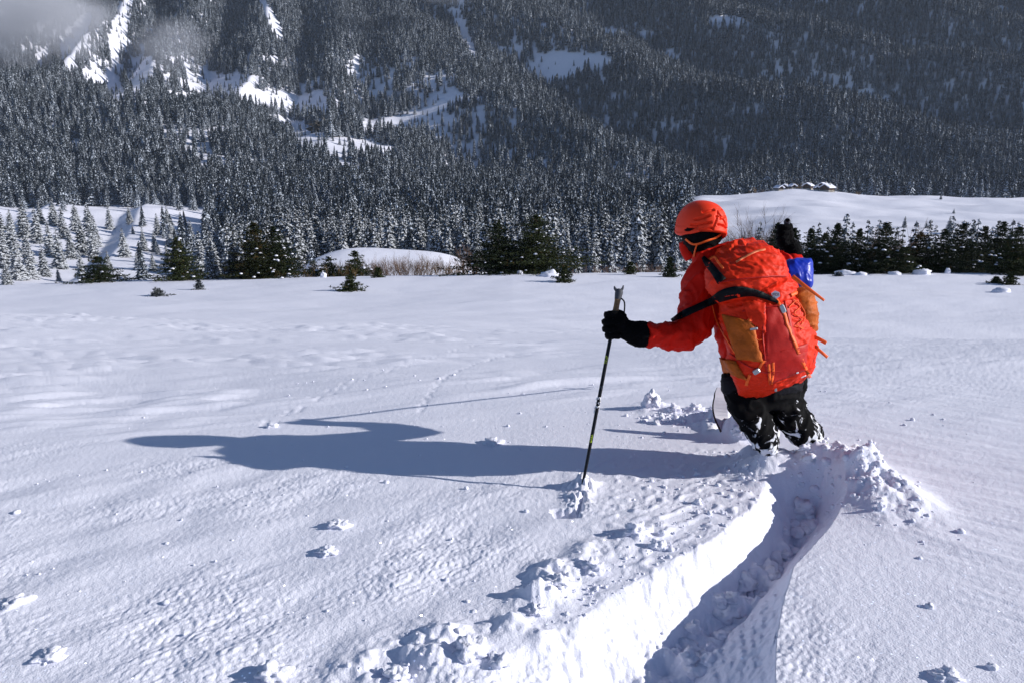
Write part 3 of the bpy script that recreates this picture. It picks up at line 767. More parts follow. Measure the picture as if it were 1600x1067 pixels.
# brown leafless shrubs and thin bare trees
shr = {}
def shrub(px, y, hpx, spread, label, mat='twig', seed=1, stems=14, depth=3, thin=0.012, name='bare_shrub', group=None):
    z = ground_at(0, y); x = x_at(px, y, z); z = ground_at(x, y)
    h = hpx / FPX * y
    if y > 68:
        h = elev(425 - hpx) * y - z
    if seed not in shr:
        tv = twigs(seed, h, spread, stems, depth, thin); mz = np.percentile([v[2] for v in tv[0]], 98); tv = ([(a, b, c * h / mz) for (a, b, c) in tv[0]], tv[1])
        shr[seed] = (h, tri_mesh('twigs', tv, [M[mat]]))
    H, me = shr[seed]
    o = link(name, me, loc=(x, y, z)); o.scale = (1, 1, h / H) if H else (1, 1, 1); o.rotation_euler = (0, 0, seed * .7)
    return tag(o, label, 'shrub' if 'shrub' in name else 'tree', group)
for k, (px, hp, st, mt_, lab) in enumerate([
    (470, 10, 16, 'twig_gold', 'low reddish leafless shrub at the foot of the rusty fir'), (585, 16, 26, 'twig', 'brown leafless shrub right of the open fir below the knoll'), (612, 20, 28, 'twig', 'leafless brown thicket in front of the knoll, left of the grey bare tree'),
    (645, 26, 24, 'twig', 'grey-brown bare bush rising highest in front of the knoll'), (678, 24, 24, 'twig_gold', 'golden-brown bare bush below the right end of the knoll'), (702, 12, 18, 'twig', 'small round bare bush between golden bush and thin grey tree'),
    (538, 14, 20, 'twig_gold', 'reddish-brown bare bush between the two short firs'), (945, 10, 16, 'twig', 'low brown brush under the frosted firs right of the paired firs'), (1018, 12, 16, 'twig', 'low brown brush left of the little fir by the skier')]):
    shrub(px, 70 + (k % 3) * 1.5, hp * .95, 1.5, lab, mt_, 60 + k, st * 3, 3, .015)
for k, (px, hp, lab) in enumerate([(732, 38, 'thin grey bare tree left of the paired black firs'), (1150, 82, 'tall thin bare tree just right of the orange helmet'), (1168, 62, 'brown bare tree behind the skier, between two thinner ones'), (1190, 88, 'bare birch-like tree rising above the skier\'s hood'),
                                  (1290, 44, 'reddish bare tree between the blue bag and the right row of firs'), (1362, 60, 'brown bare tree left of the tallest fir'), (1412, 66, 'thin bare tree right of the tallest fir'), (1540, 46, 'tangled bare tree beside the white gap at the right')]):
    shrub(px, 76 + (k % 3), hp, 0.5, lab, 'twig', 90 + k, 9, 4, 0.055, 'bare_tree')
# snow humps at the foot of the trees
def lumpy(seed, rx, ry, rz, amp=0.25, sub=3, fr=1.6):
    bm = bmesh.new(); bmesh.ops.create_icosphere(bm, subdivisions=sub, radius=1)
    co = np.array([v.co[:] for v in bm.verts])
    n = fbm(co[:, 0] * fr + seed * 3.1, co[:, 1] * fr + co[:, 2] * fr * 1.3, 4, seed % 50, 0.6) + 0.6 * pn(co[:, 2] * fr * 1.7 + seed, co[:, 0] * fr * 1.7 - seed, 7)
    co = co * (1 + amp * n)[:, None] * [rx, ry, rz]
    F = [[v.index for v in f.verts] for f in bm.faces]; bm.free()
    return co, F
for k, (px, y, w, hh, lab) in enumerate([(1440, 62, .95, .55, 'round snow hump in front of the red-topped fir'), (1320, 63, 1.2, .45, 'low snow hump at the foot of the yellowish fir'), (1398, 62, .7, .3, 'small snow hump below the tallest fir'), (1345, 62, .7, .3, 'small snow hump right of the low hump'),
                                        (860, 60, 1.1, .55, 'snow cone leaning against the sapling by the paired firs'), (812, 63, .35, .35, 'little snow peak below the paired firs'), (1565, 50, .8, .4, 'snow hump beside the saplings near the right frame edge'), (505, 66, .4, .55, 'white snow stump between the two short firs'), (1480, 63, .3, .6, 'upright snow stump left of the white gap')]):
    z = ground_at(0, y); x = x_at(px, y, z); z = ground_at(x, y)
    co, F = lumpy(300 + k, w * .75, w * .6, hh * .75, .25)
    me = np_mesh('snow_hump', co, F, M['clod']); tag(link('snow_hump', me, loc=(x, y, z + .05)), lab, 'snow hump')

# --- hamlet on the crest of the plateau
WALLM = plain('dark_timber', (0.06, 0.035, 0.025), .9, noise=.3, scale=2); STONE = plain('lime_wall', (0.35, 0.33, 0.3), .9, noise=.2, scale=1)
PANE = plain('dark_window', (0.02, 0.02, 0.025), .2); RSNOW = snow_mat('roof_snow', grain=.05, gscale=2, sparkle=False)
def box(V, F, x0, x1, y0, y1, z0, z1):
    b = len(V); V += [(x, y, z) for z in (z0, z1) for (x, y) in ((x0, y0), (x1, y0), (x1, y1), (x0, y1))]
    F += [(b, b + 3, b + 2, b + 1), (b + 4, b + 5, b + 6, b + 7)] + [(b + i, b + (i + 1) % 4, b + 4 + (i + 1) % 4, b + 4 + i) for i in range(4)]
def chalet(px, dy, w, l, h, rot, label):
    w *= .7; l *= .7; h *= .8; y = 668 + dy; z0 = float(far_h(np.array([0.35 * y]), np.array([y]))[0]); x = x_at(px, y, z0); z = float(far_h(np.array([x]), np.array([y]))[0])
    t = empty('chalet', (x, y, z), label, 'house'); t.rotation_euler = (0, 0, R(rot))
    V, F = [], []; box(V, F, -w / 2, w / 2, -l / 2, l / 2, -1.5, 1.0)
    link('stone_base', np_mesh('base', V, F, STONE, False), t)
    V, F = [], []; box(V, F, -w / 2 + .1, w / 2 - .1, -l / 2 + .1, l / 2 - .1, 1.0, h)
    rp = h + w * .32
    b = len(V); V += [(-w / 2 + .1, -l / 2 + .1, h), (w / 2 - .1, -l / 2 + .1, h), (0, -l / 2 + .1, rp), (-w / 2 + .1, l / 2 - .1, h), (w / 2 - .1, l / 2 - .1, h), (0, l / 2 - .1, rp)]
    F += [(b, b + 1, b + 2, b + 2), (b + 4, b + 3, b + 5, b + 5)]
    bm = bpy.data.meshes.new('wall'); bm.from_pydata(V, [], [tuple(dict.fromkeys(f)) for f in F]); bm.materials.append(WALLM); link('wall', bm, t)
    V, F = [], []
    for s in (-1, 1):
        b = len(V); o = w / 2 + 1.0; zz = h - .32 * 2 * .5
        P = [(0, -l / 2 - .9, rp + .05), (s * o, -l / 2 - .9, zz), (s * o, l / 2 + .9, zz), (0, l / 2 + .9, rp + .05)]
        V += P + [(a, c, d + .75) for (a, c, d) in P]
        F += [(b, b + 1, b + 2, b + 3), (b + 4, b + 7, b + 6, b + 5)] + [(b + i, b + (i + 1) % 4, b + 4 + (i + 1) % 4, b + 4 + i) for i in range(4)]
    rf = link('roof', np_mesh('roof', V, F, RSNOW, False), t)
    V, F = [], []; box(V, F, w * .15, w * .15 + .9, l * .1, l * .1 + .9, rp - 1, rp + 1.4); link('chimney', np_mesh('chimney', V, F, STONE, False), rf)
    for i, (wx) in enumerate((-w * .25, w * .25)):
        V, F = [], []; box(V, F, wx - .5, wx + .5, -l / 2 - .02, -l / 2 + .2, 1.4, 2.6); link('window', np_mesh('window', V, F, PANE, False), t)
for a in [(1217, -6, 7, 8, 3.2, 20, 'small snow-roofed hut, leftmost of the hamlet on the plateau crest'), (1226, 6, 7, 8, 3.4, -35, 'small hut with a steep white roof, second from the left in the hamlet'),
          (1238, 2, 6, 7, 3, 10, 'tiny snow-roofed hut right in front of the hamlet\'s yellowish trees'), (1262, 2, 9, 11, 4.2, -40, 'chalet with dark timber wall and white roof in the middle of the hamlet'),
          (1286, 8, 10, 13, 5, -45, 'highest chalet of the hamlet, its white roof rising above the others'), (1292, -8, 12, 14, 4, -50, 'largest chalet of the hamlet with a brown front and long snow roof'), (1276, -4, 5, 5, 3, 0, 'small white shed between the two big chalets')]:
    chalet(*a)
# single trees and bushes on the plateau
for k, (px, py, hp, lab) in enumerate([(1413, 356, 18, 'lone grey fir on the plateau above the row of dark firs'), (1319, 346, 9, 'tiny fir on the plateau above the first dark fir of the row'), (1490, 334, 8, 'bush-like tree on the plateau slope right of the lone grey fir'), (1447, 357, 12, 'small fir on the plateau right of the lone grey fir'), (1482, 366, 28, 'broad fir on the plateau behind the high dark fir'), (1520, 368, 24, 'slim fir on the plateau, rightmost of those above the dark row'), (1470, 312, 9, 'little tree on the far crest of the plateau')]):
    x, y = meet(px, py, 300, 700); z = float(far_h(np.array([x]), np.array([y]))[0])
    put_fir(x, y, z, hp / FPX * y * 1.05, k, lab, None, 'fir_tree', sq=1.6)
for k, (px, w) in enumerate([(1246, 8), (1250, 8), (1271, 9), (1303, 6), (1180, 8), (1190, 7), (1342, 5)]):
    y = 690 if px < 1300 else 655
    z = float(far_h(np.array([.35 * y]), np.array([y]))[0]); x = x_at(px, y, z); z = float(far_h(np.array([x]), np.array([y]))[0])
    me = tri_mesh('twigs', twigs(140 + k, w, 1.6, 9, 3, .09), [M['twig_gold']])
    tag(link('bare_tree', me, loc=(x, y, z)), 'brownish bare tree between the huts of the hamlet', 'tree', 'bare trees round the hamlet')
# dark overhanging rock under the snow patches of the mountain
x, y = meet(512, 205, 900, 1500); z = float(far_h(np.array([x]), np.array([y]))[0])
co, F = lumpy(77, 24, 16, 11, .5, 4, 2.2)
tag(link('rock_outcrop', np_mesh('rock_outcrop', co, F, M['rock'], False), loc=(x, y, z + 2)), 'dark overhanging rock among the snow patches on the left half of the mountain', 'rock')

# ------------------------------------------------------------------ air and low cloud
def volume_mat(name, dens, col, noise=None, centre=(0, 0, 0), rad=(1, 1, 1), aniso=0.0):
    m = bpy.data.materials.new(name); m.use_nodes = True; n = m.node_tree; n.nodes.remove(n.nodes['Principled BSDF'])
    v = n.nodes.new('ShaderNodeVolumePrincipled'); v.inputs['Color'].default_value = (*col, 1); v.inputs['Density'].default_value = dens; v.inputs['Anisotropy'].default_value = aniso
    n.links.new(v.outputs[0], n.nodes['Material Output'].inputs['Volume'])
    if noise:
        tc = n.nodes.new('ShaderNodeTexCoord'); t = n.nodes.new('ShaderNodeTexNoise'); t.inputs['Scale'].default_value = noise; t.inputs['Detail'].default_value = 3; t.inputs['Roughness'].default_value = .55
        n.links.new(tc.outputs['Object'], t.inputs['Vector'])
        ln = n.nodes.new('ShaderNodeVectorMath'); ln.operation = 'LENGTH'; n.links.new(tc.outputs['Object'], ln.inputs[0])
        f = n.nodes.new('ShaderNodeMapRange'); f.inputs['From Min'].default_value = 1.0; f.inputs['From Max'].default_value = 0.3; f.inputs['To Min'].default_value = -.55; f.inputs['To Max'].default_value = .18
        n.links.new(ln.outputs['Value'], f.inputs['Value'])
        a = n.nodes.new('ShaderNodeMath'); n.links.new(t.outputs['Fac'], a.inputs[0]); n.links.new(f.outputs[0], a.inputs[1])
        r = n.nodes.new('ShaderNodeMapRange'); r.inputs['From Min'].default_value = .38; r.inputs['From Max'].default_value = .75; r.inputs['To Max'].default_value = dens
        n.links.new(a.outputs[0], r.inputs['Value']); n.links.new(r.outputs[0], v.inputs['Density'])
    return m
V, F = [], []; box(V, F, -3600, 3600, -320, 4250, -75, 1500)
hz = link('haze', np_mesh('haze', V, F, [volume_mat('haze_air', 0.00004, (0.72, 0.83, 1.0))], False))
tag(hz, 'thin bluish air over the valley', kind='stuff')
def cloud(px, py, y, rx, ry, rz, dens, label, seed):
    p = K(px, py, y); bm = bmesh.new(); bmesh.ops.create_icosphere(bm, subdivisions=3, radius=1); me = bpy.data.meshes.new('mist'); bm.to_mesh(me); bm.free()
    me.materials.append(volume_mat('mist', dens, (.80, .82, .90), 1.6 + seed * .1)); o = link('mist', me, loc=p); o.scale = (rx, ry, rz); tag(o, label, kind='stuff')
cloud(30, 25, 1150, 260, 200, 110, 0.022, 'grey low cloud drifting over the top left corner of the mountain', 0)
cloud(265, 70, 1180, 120, 100, 80, 0.006, 'thin veil of mist right of the low cloud', 2)
cloud(700, -25, 1450, 170, 120, 50, 0.012, 'small grey wisp of cloud at the top middle of the mountain', 4)

pc = K(1318, 716, 3.46)
bm = bmesh.new(); bmesh.ops.create_icosphere(bm, subdivisions=3, radius=1); me = bpy.data.meshes.new('powder_spray'); bm.to_mesh(me); bm.free()
me.materials.append(volume_mat('powder', 14.0, (.93, .94, .97), 2.6)); o = link('powder_spray', me, loc=pc); o.scale = (.26, .24, .13)
tag(o, 'soft powder thrown up beside the outer boot', kind='stuff')
# ------------------------------------------------------------------ the skier
JACK = plain('red_shell_fabric', (0.58, 0.010, 0.003), .6, noise=.12, scale=9, bump=.005, bscale=22, spec=.12)
PACKM = plain('orange_red_pack_cloth', (0.72, 0.028, 0.006), .55, noise=.12, scale=12, bump=.0045, bscale=26, spec=.15)
PACKD = plain('deep_red_panel', (0.46, 0.010, 0.006), .55, noise=.1, scale=12, bump=.003, bscale=22)
MUST = plain('mustard_mesh', (0.44, 0.092, 0.005), .65, noise=.3, scale=14, bump=.002, bscale=120)
ORNG = plain('orange_webbing', (0.90, 0.13, 0.02), .5, bump=.0006, bscale=400)
HELM = plain('matt_orange_red_helmet', (0.84, 0.045, 0.012), .48, noise=.04, scale=30, spec=.2)
BLK = plain('black_fabric', (0.003, 0.003, 0.004), .8, bump=.003, bscale=30, spec=.08)
BLKS = plain('black_strap', (0.003, 0.005, 0.007), .6, bump=.0005, bscale=300, spec=.1)
GLV = plain('black_glove', (0.002, 0.002, 0.003), .85, bump=.002, bscale=60, spec=.06)
WAIST = plain('dark_grey_waistband', (0.006, 0.006, 0.010), .7, spec=.15, bump=.001, bscale=100)
SKIN = plain('skin', (0.50, 0.26, 0.18), .5)
BLUE = plain('blue_nylon', (0.006, 0.030, 0.42), .35, bump=.003, bscale=25)
GREY = plain('grey_buckle', (0.35, 0.37, 0.40), .3, .6)
WHT = plain('white_print', (0.75, 0.75, 0.78), .5)
PINK = plain('faded_print', (0.62, 0.28, 0.26), .5)
CORK = plain('cork_grip', (0.22, 0.13, 0.07), .8, noise=.3, scale=80)
GRIP = plain('grey_rubber', (0.06, 0.065, 0.08), .6)
CARB = plain('carbon_shaft', (0.010, 0.010, 0.012), .25)
LIME = plain('lime_plastic', (0.42, 0.55, 0.04), .4)
SKIT = plain('ski_topsheet', (0.45, 0.45, 0.52), .3, noise=.1, scale=10)
EDGE = plain('dark_ski_edge', (0.04, 0.02, 0.02), .4)
# trousers: black, with snow caked on below the thigh
def trouser_mat():
    m, n, b = mat_new('snow_caked_trousers'); b.inputs['Specular IOR Level'].default_value = .08
    tc = n.nodes.new('ShaderNodeTexCoord'); sx = n.nodes.new('ShaderNodeSeparateXYZ'); n.links.new(tc.outputs['Object'], sx.inputs[0])
    t = n.nodes.new('ShaderNodeTexNoise'); t.inputs['Scale'].default_value = 17; t.inputs['Detail'].default_value = 5; t.inputs['Distortion'].default_value = 1.2
    n.links.new(tc.outputs['Object'], t.inputs['Vector'])
    r = n.nodes.new('ShaderNodeMapRange'); r.inputs['From Min'].default_value = 0.60; r.inputs['From Max'].default_value = 0.34; r.inputs['To Min'].default_value = -0.17; r.inputs['To Max'].default_value = 0.09
    n.links.new(sx.outputs['Z'], r.inputs['Value'])
    a = n.nodes.new('ShaderNodeMath'); n.links.new(t.outputs['Fac'], a.inputs[0]); n.links.new(r.outputs[0], a.inputs[1])
    q = n.nodes.new('ShaderNodeMapRange'); q.inputs['From Min'].default_value = .53; q.inputs['From Max'].default_value = .57
    n.links.new(a.outputs[0], q.inputs['Value'])
    mx = n.nodes.new('ShaderNodeMix'); mx.data_type = 'RGBA'; mx.inputs[6].default_value = (.003, .003, .004, 1); mx.inputs[7].default_value = (.78, .8, .86, 1)
    n.links.new(q.outputs[0], mx.inputs['Factor']); n.links.new(mx.outputs[2], b.inputs['Base Color']); b.inputs['Roughness'].default_value = .8
    bp = n.nodes.new('ShaderNodeBump'); bp.inputs['Strength'].default_value = 1; bp.inputs['Distance'].default_value = .012
    n.links.new(q.outputs[0], bp.inputs['Height']); n.links.new(bp.outputs[0], b.inputs['Normal'])
    return m
TROU = trouser_mat()

def crs(P, n):                      # Catmull-Rom resample of rows of numbers
    P = np.asarray(P, float); P = np.vstack([2 * P[0] - P[1], P, 2 * P[-1] - P[-2]]); out = []
    for i in range(1, len(P) - 2):
        for t in np.linspace(0, 1, n, endpoint=False):
            out.append(0.5 * (2 * P[i] + (P[i + 1] - P[i - 1]) * t + (2 * P[i - 1] - 5 * P[i] + 4 * P[i + 1] - P[i + 2]) * t * t + (3 * P[i] - P[i - 1] - 3 * P[i + 1] + P[i + 2]) * t ** 3))
    out.append(P[-2]); return np.array(out)
def rings(Rg):                      # closed rings -> capped tube
    nr, n = len(Rg), len(Rg[0]); V = [tuple(v) for r in Rg for v in r]; F = []
    for i in range(nr - 1):
        for j in range(n):
            k = (j + 1) % n; F.append((i * n + j, i * n + k, (i + 1) * n + k, (i + 1) * n + j))
    a = len(V); V.append(tuple(np.mean(Rg[0], 0))); b = len(V); V.append(tuple(np.mean(Rg[-1], 0)))
    for j in range(n):
        k = (j + 1) % n; F.append((a, k, j, j)); F.append((b, (nr - 1) * n + j, (nr - 1) * n + k, (nr - 1) * n + k))
    return V, F
def loft(rows, n=36, sub=6, ex=0.8):
    """closed body from rows: left edge, right edge (picture columns/rows), depth, half thickness"""
    out = []
    for (lx, ly, rx, ry, d, b) in crs(rows, sub):
        A = np.array(K(lx, ly, d)); B = np.array(K(rx, ry, d)); c = (A + B) / 2; h = (B - A) / 2; w = c / np.linalg.norm(c)
        r = []
        for i in range(n):
            t = 2 * math.pi * i / n; ct, st = math.cos(t), math.sin(t)
            r.append(c + h * np.sign(ct) * abs(ct) ** ex + w * b * np.sign(st) * abs(st) ** ex)
        out.append(r)
    return rings(out)
def tube(pts, n=14, sub=5, world=False):
    """pts: (px, py, depth, radius) or world points"""
    P = np.array([[*(K(a, b, c) if not world else (a, b, c)), r] for (a, b, c, r) in pts], float)
    P = crs(P, sub); out = []; up = None
    for i in range(len(P)):
        t = P[min(i + 1, len(P) - 1), :3] - P[max(i - 1, 0), :3]; t /= np.linalg.norm(t) + 1e-9
        if up is None: up = np.cross(t, [0.31, 0.77, 0.52]); up /= np.linalg.norm(up)
        up = up - t * np.dot(up, t); up /= np.linalg.norm(up); s = np.cross(t, up)
        out.append([P[i, :3] + P[i, 3] * (up * math.cos(a) + s * math.sin(a)) for a in np.linspace(0, 2 * math.pi, n, endpoint=False)])
    return rings(out)
def ball(c, rx, ry, rz, n=20, rot=None):
    V = []; F = []
    bm = bmesh.new(); bmesh.ops.create_uvsphere(bm, u_segments=n, v_segments=n // 2 + 2, radius=1)
    for v in bm.verts:
        p = Vector((v.co.x * rx, v.co.y * ry, v.co.z * rz))
        if rot is not None: p = rot @ p
        V.append(tuple(p + Vector(c)))
    F = [tuple(v.index for v in f.verts) for f in bm.faces]; bm.free(); F = [f if len(f) == 4 else (*f, f[-1]) for f in F]
    return V, F
def join(*vf):
    V = []; F = []
    for v, f in vf:
        b = len(V); V += list(v); F += [tuple(i + b for i in q) for q in f]
    return V, F
def raw(name, vf, loc=(0, 0, 0)):
    V, F = vf; me = bpy.data.meshes.new(name)
    me.from_pydata([(a - loc[0], b - loc[1], c - loc[2]) for (a, b, c) in V], [], [tuple(dict.fromkeys(f)) for f in F])
    return me
def fuse(name, vf, voxel, mat, loc, smooth=4, fold=None):
    """fuse overlapping closed shapes into one continuous skin, smooth it, then crease it"""
    me = raw(name, vf, loc); o = bpy.data.objects.new('tmp', me); C.objects.link(o)
    m = o.modifiers.new('r', 'REMESH'); m.mode = 'VOXEL'; m.voxel_size = voxel
    m = o.modifiers.new('s', 'SMOOTH'); m.iterations = smooth; m.factor = .5
    dg = bpy.context.evaluated_depsgraph_get(); ev = o.evaluated_get(dg); nm = bpy.data.meshes.new_from_object(ev)
    bpy.data.objects.remove(o); nm.name = name
    nm.materials.clear(); nm.materials.append(mat)
    n = len(nm.vertices); co = np.empty(n * 3, np.float32); nm.vertices.foreach_get('co', co); co = co.reshape(-1, 3)
    if fold is not None:
        no = np.empty(n * 3, np.float32); nm.vertices.foreach_get('normal', no); no = no.reshape(-1, 3)
        co = co + no * fold(co + np.array(loc))[:, None].astype(np.float32); nm.vertices.foreach_set('co', co.ravel())
    nm.polygons.foreach_set('use_smooth', np.ones(len(nm.polygons), bool)); nm.update()
    return nm
def cloth(amp, fr, seed, axis=(1, 0, .3)):
    a = np.array(axis, float); a /= np.linalg.norm(a)
    def f(p):
        u = p @ a; v = p @ np.cross(a, [0, 1, 0]); w = p[:, 1]
        q = np.abs(pn(u * fr * .45 + w * 3, v * fr + w * 5, seed)); q2 = np.abs(pn(u * fr * 1.3 + 4, v * fr * 2.3 - w * 8, seed + 3))
        return amp * 1.25 * (1.3 * (1 - np.minimum(1, 3.2 * q)) ** 1.5 + 0.7 * (1 - np.minimum(1, 3 * q2)) ** 1.5 - 0.5)
    return f

BASE = (1.42, 3.40, -1.62)
person = empty('person', BASE, 'skier seen from behind in an orange-red jacket and helmet, crouching into a left turn', 'person')
# bare body: one continuous figure, head to boots, under the clothes
body_parts = [
    loft([(1150, 600, 1238, 600, 3.60, .09), (1142, 560, 1238, 560, 3.62, .09), (1128, 500, 1240, 500, 3.63, .09), (1112, 440, 1235, 440, 3.66, .09), (1112, 410, 1215, 410, 3.68, .08), (1100, 395, 1135, 392, 3.67, .05), (1084, 385, 1116, 382, 3.65, .05)]),
    ball(K(1094, 356, 3.62), .078, .098, .112), tube([(1100, 400, 3.67, .055), (1094, 370, 3.64, .055)]),
    tube([(1075, 366, 3.70, .012), (1071, 374, 3.75, .016), (1073, 380, 3.74, .010)], 8, 3),
    tube([(1116, 430, 3.64, .06), (1092, 480, 3.58, .05), (1072, 522, 3.50, .043), (1012, 523, 3.45, .034), (975, 515, 3.43, .028)]),
    tube([(1222, 425, 3.68, .06), (1228, 440, 3.80, .05), (1238, 425, 3.93, .04), (1236, 395, 4.0, .032), (1228, 375, 4.02, .028)]),
    tube([(1170, 600, 3.60, .085), (1178, 655, 3.53, .07), (1194, 695, 3.50, .04), (1224, 740, 3.53, .035), (1232, 755, 3.50, .035)]),
    tube([(1215, 600, 3.62, .07), (1232, 650, 3.58, .06), (1268, 695, 3.57, .04), (1290, 732, 3.55, .035), (1296, 748, 3.54, .035)])]
link('body', fuse('body', join(*body_parts), .010, SKIN, BASE, 3), person)
for (px, py) in ((1079, 366), (1090, 362)):
    link('eye', np_mesh('eye', *(lambda vf: ([tuple(np.array(v) - BASE) for v in vf[0]], vf[1]))(ball(K(px, py, 3.71), .012, .012, .012, 10)), [WHT]), person)

# jacket
jk = [loft([(1134, 584, 1256, 580, 3.60, .135), (1132, 596, 1254, 588, 3.60, .14), (1131, 570, 1250, 565, 3.61, .145), (1120, 535, 1256, 530, 3.61, .14), (1112, 505, 1258, 500, 3.62, .135), (1096, 470, 1250, 470, 3.63, .13), (1085, 435, 1240, 432, 3.66, .125), (1088, 408, 1222, 402, 3.68, .115), (1108, 388, 1196, 384, 3.69, .10), (1135, 378, 1180, 375, 3.66, .07)]),
      loft([(1146, 570, 1240, 575, 3.56, .15), (1150, 592, 1236, 592, 3.56, .15), (1166, 606, 1224, 603, 3.56, .14), (1180, 615, 1206, 613, 3.56, .12)]),
      loft([(1084, 418, 1150, 400, 3.66, .10), (1080, 405, 1130, 390, 3.66, .09), (1079, 398, 1112, 386, 3.67, .075)]),
      tube([(1120, 420, 3.65, .105), (1102, 440, 3.62, .108), (1094, 470, 3.58, .098), (1084, 505, 3.53, .092), (1068, 523, 3.48, .078), (1045, 525, 3.46, .068), (1025, 524, 3.44, .060), (1008, 523, 3.43, .056)], 20),
      tube([(1208, 418, 3.70, .10), (1222, 432, 3.78, .09), (1236, 442, 3.88, .08), (1240, 424, 3.95, .066), (1240, 408, 3.99, .058), (1240, 402, 4.0, .05)], 18),
      tube([(1066, 530, 3.48, .055), (1064, 541, 3.475, .030)], 12)]
def jfold(p):
    base = cloth(.006, 11, 5, (.3, 0, 1))(p)
    d = p[:, 1] * cp - p[:, 2] * sp; px = 800 + FPX * p[:, 0] / d; Zc = (p[:, 1] * sp + p[:, 2] * cp) / d; py = 533.5 - FPX * Zc
    sl = np.clip((1120 - px) / 60, 0, 1) * (py > 455)
    return base + sl * .0055 * np.sin((px - 1010) / 4.6 + 1.3 * np.sin(py / 6.0) + 0.8 * pn(px / 20, py / 14, 3)) * (0.5 + np.abs(pn(px / 18, py / 18, 9)) * 1.6)
jacket = link('jacket', fuse('jacket', join(*jk), .008, JACK, BASE, 5, jfold), person)
# trousers with a dark waistband
tr = [loft([(1128, 584, 1260, 588, 3.585, .15), (1129, 600, 1262, 598, 3.58, .155), (1132, 622, 1252, 618, 3.58, .155), (1142, 645, 1240, 640, 3.56, .13)]),
      loft([(1131, 605, 1206, 612, 3.57, .14), (1139, 640, 1204, 642, 3.53, .125), (1154, 664, 1213, 664, 3.49, .115), (1168, 686, 1219, 684, 3.46, .105), (1182, 703, 1216, 701, 3.45, .085), (1192, 712, 1214, 711, 3.46, .06)]),
      loft([(1188, 600, 1254, 605, 3.62, .13), (1196, 630, 1258, 630, 3.60, .125), (1208, 652, 1270, 650, 3.57, .115), (1224, 674, 1282, 668, 3.55, .105), (1243, 693, 1288, 686, 3.54, .09), (1258, 706, 1290, 702, 3.54, .07)])]
link('trousers', fuse('trousers', join(*tr), .008, TROU, BASE, 3, cloth(.007, 9, 15, (1, 0, .5))), person)
wb = loft([(1127, 588, 1262, 584, 3.583, .150), (1126, 600, 1262, 594, 3.580, .164), (1128, 612, 1258, 606, 3.578, .165), (1134, 620, 1250, 616, 3.578, .155)])
link('waistband', fuse('waistband', wb, .007, WAIST, BASE, 2, cloth(.002, 20, 3)), person)
# boots, mostly under the powder
for pts in ([(1208, 712, 3.50, .04), (1226, 728, 3.53, .055), (1238, 748, 3.51, .055), (1226, 758, 3.64, .045)], [(1274, 698, 3.55, .060), (1284, 716, 3.54, .066), (1296, 738, 3.52, .062), (1282, 748, 3.66, .05)]):
    link('boot', fuse('boot', tube(pts, 16), .008, LIME, BASE, 3), person)
# gloves
def glove(parts, name='glove'):
    return link(name, fuse(name, join(*parts), .0032, GLV, BASE, 2, cloth(.0016, 40, 23)), person)
lg = [tube([(1011, 523, 3.43, .060), (998, 522, 3.43, .062), (985, 518, 3.43, .052), (974, 513, 3.43, .045)], 18),
      ball(K(967, 508, 3.415), .040, .036, .052)]
for k, yy in enumerate((491.5, 502.5, 513.5, 523.5)):
    sh = (0, -2.5, -2, 1.5)[k]
    lg.append(tube([(968, yy + 1, 3.405, .0175), (957 + sh * .5, yy, 3.398, .0180), (950 + sh, yy + .5, 3.425, .0180), (949 + sh, yy + 1, 3.465, .0165), (958, yy + 2, 3.492, .0150)], 12, 4))
lg.append(tube([(976, 500, 3.44, .018), (971, 491, 3.47, .017), (962, 488, 3.485, .015), (956, 490, 3.482, .013)], 12, 4))
glove(lg)
lg = [tube([(1241, 404, 4.0, .056), (1236, 392, 4.01, .056), (1231, 380, 4.02, .048)], 18), ball(K(1227, 369, 4.02), .046, .042, .056)]
for k, (ox, yy) in enumerate(((1, 356), (-1, 365), (-1, 374), (1, 382))):
    lg.append(tube([(1232 + ox, yy, 3.985, .019), (1222 + ox, yy, 3.98, .019), (1218 + ox, yy + .5, 4.02, .018), (1220 + ox, yy + 1, 4.06, .016)], 12, 4))
lg.append(tube([(1232, 366, 4.04, .019), (1234, 354, 4.06, .018), (1228, 350, 4.07, .015)], 12, 4))
glove(lg)
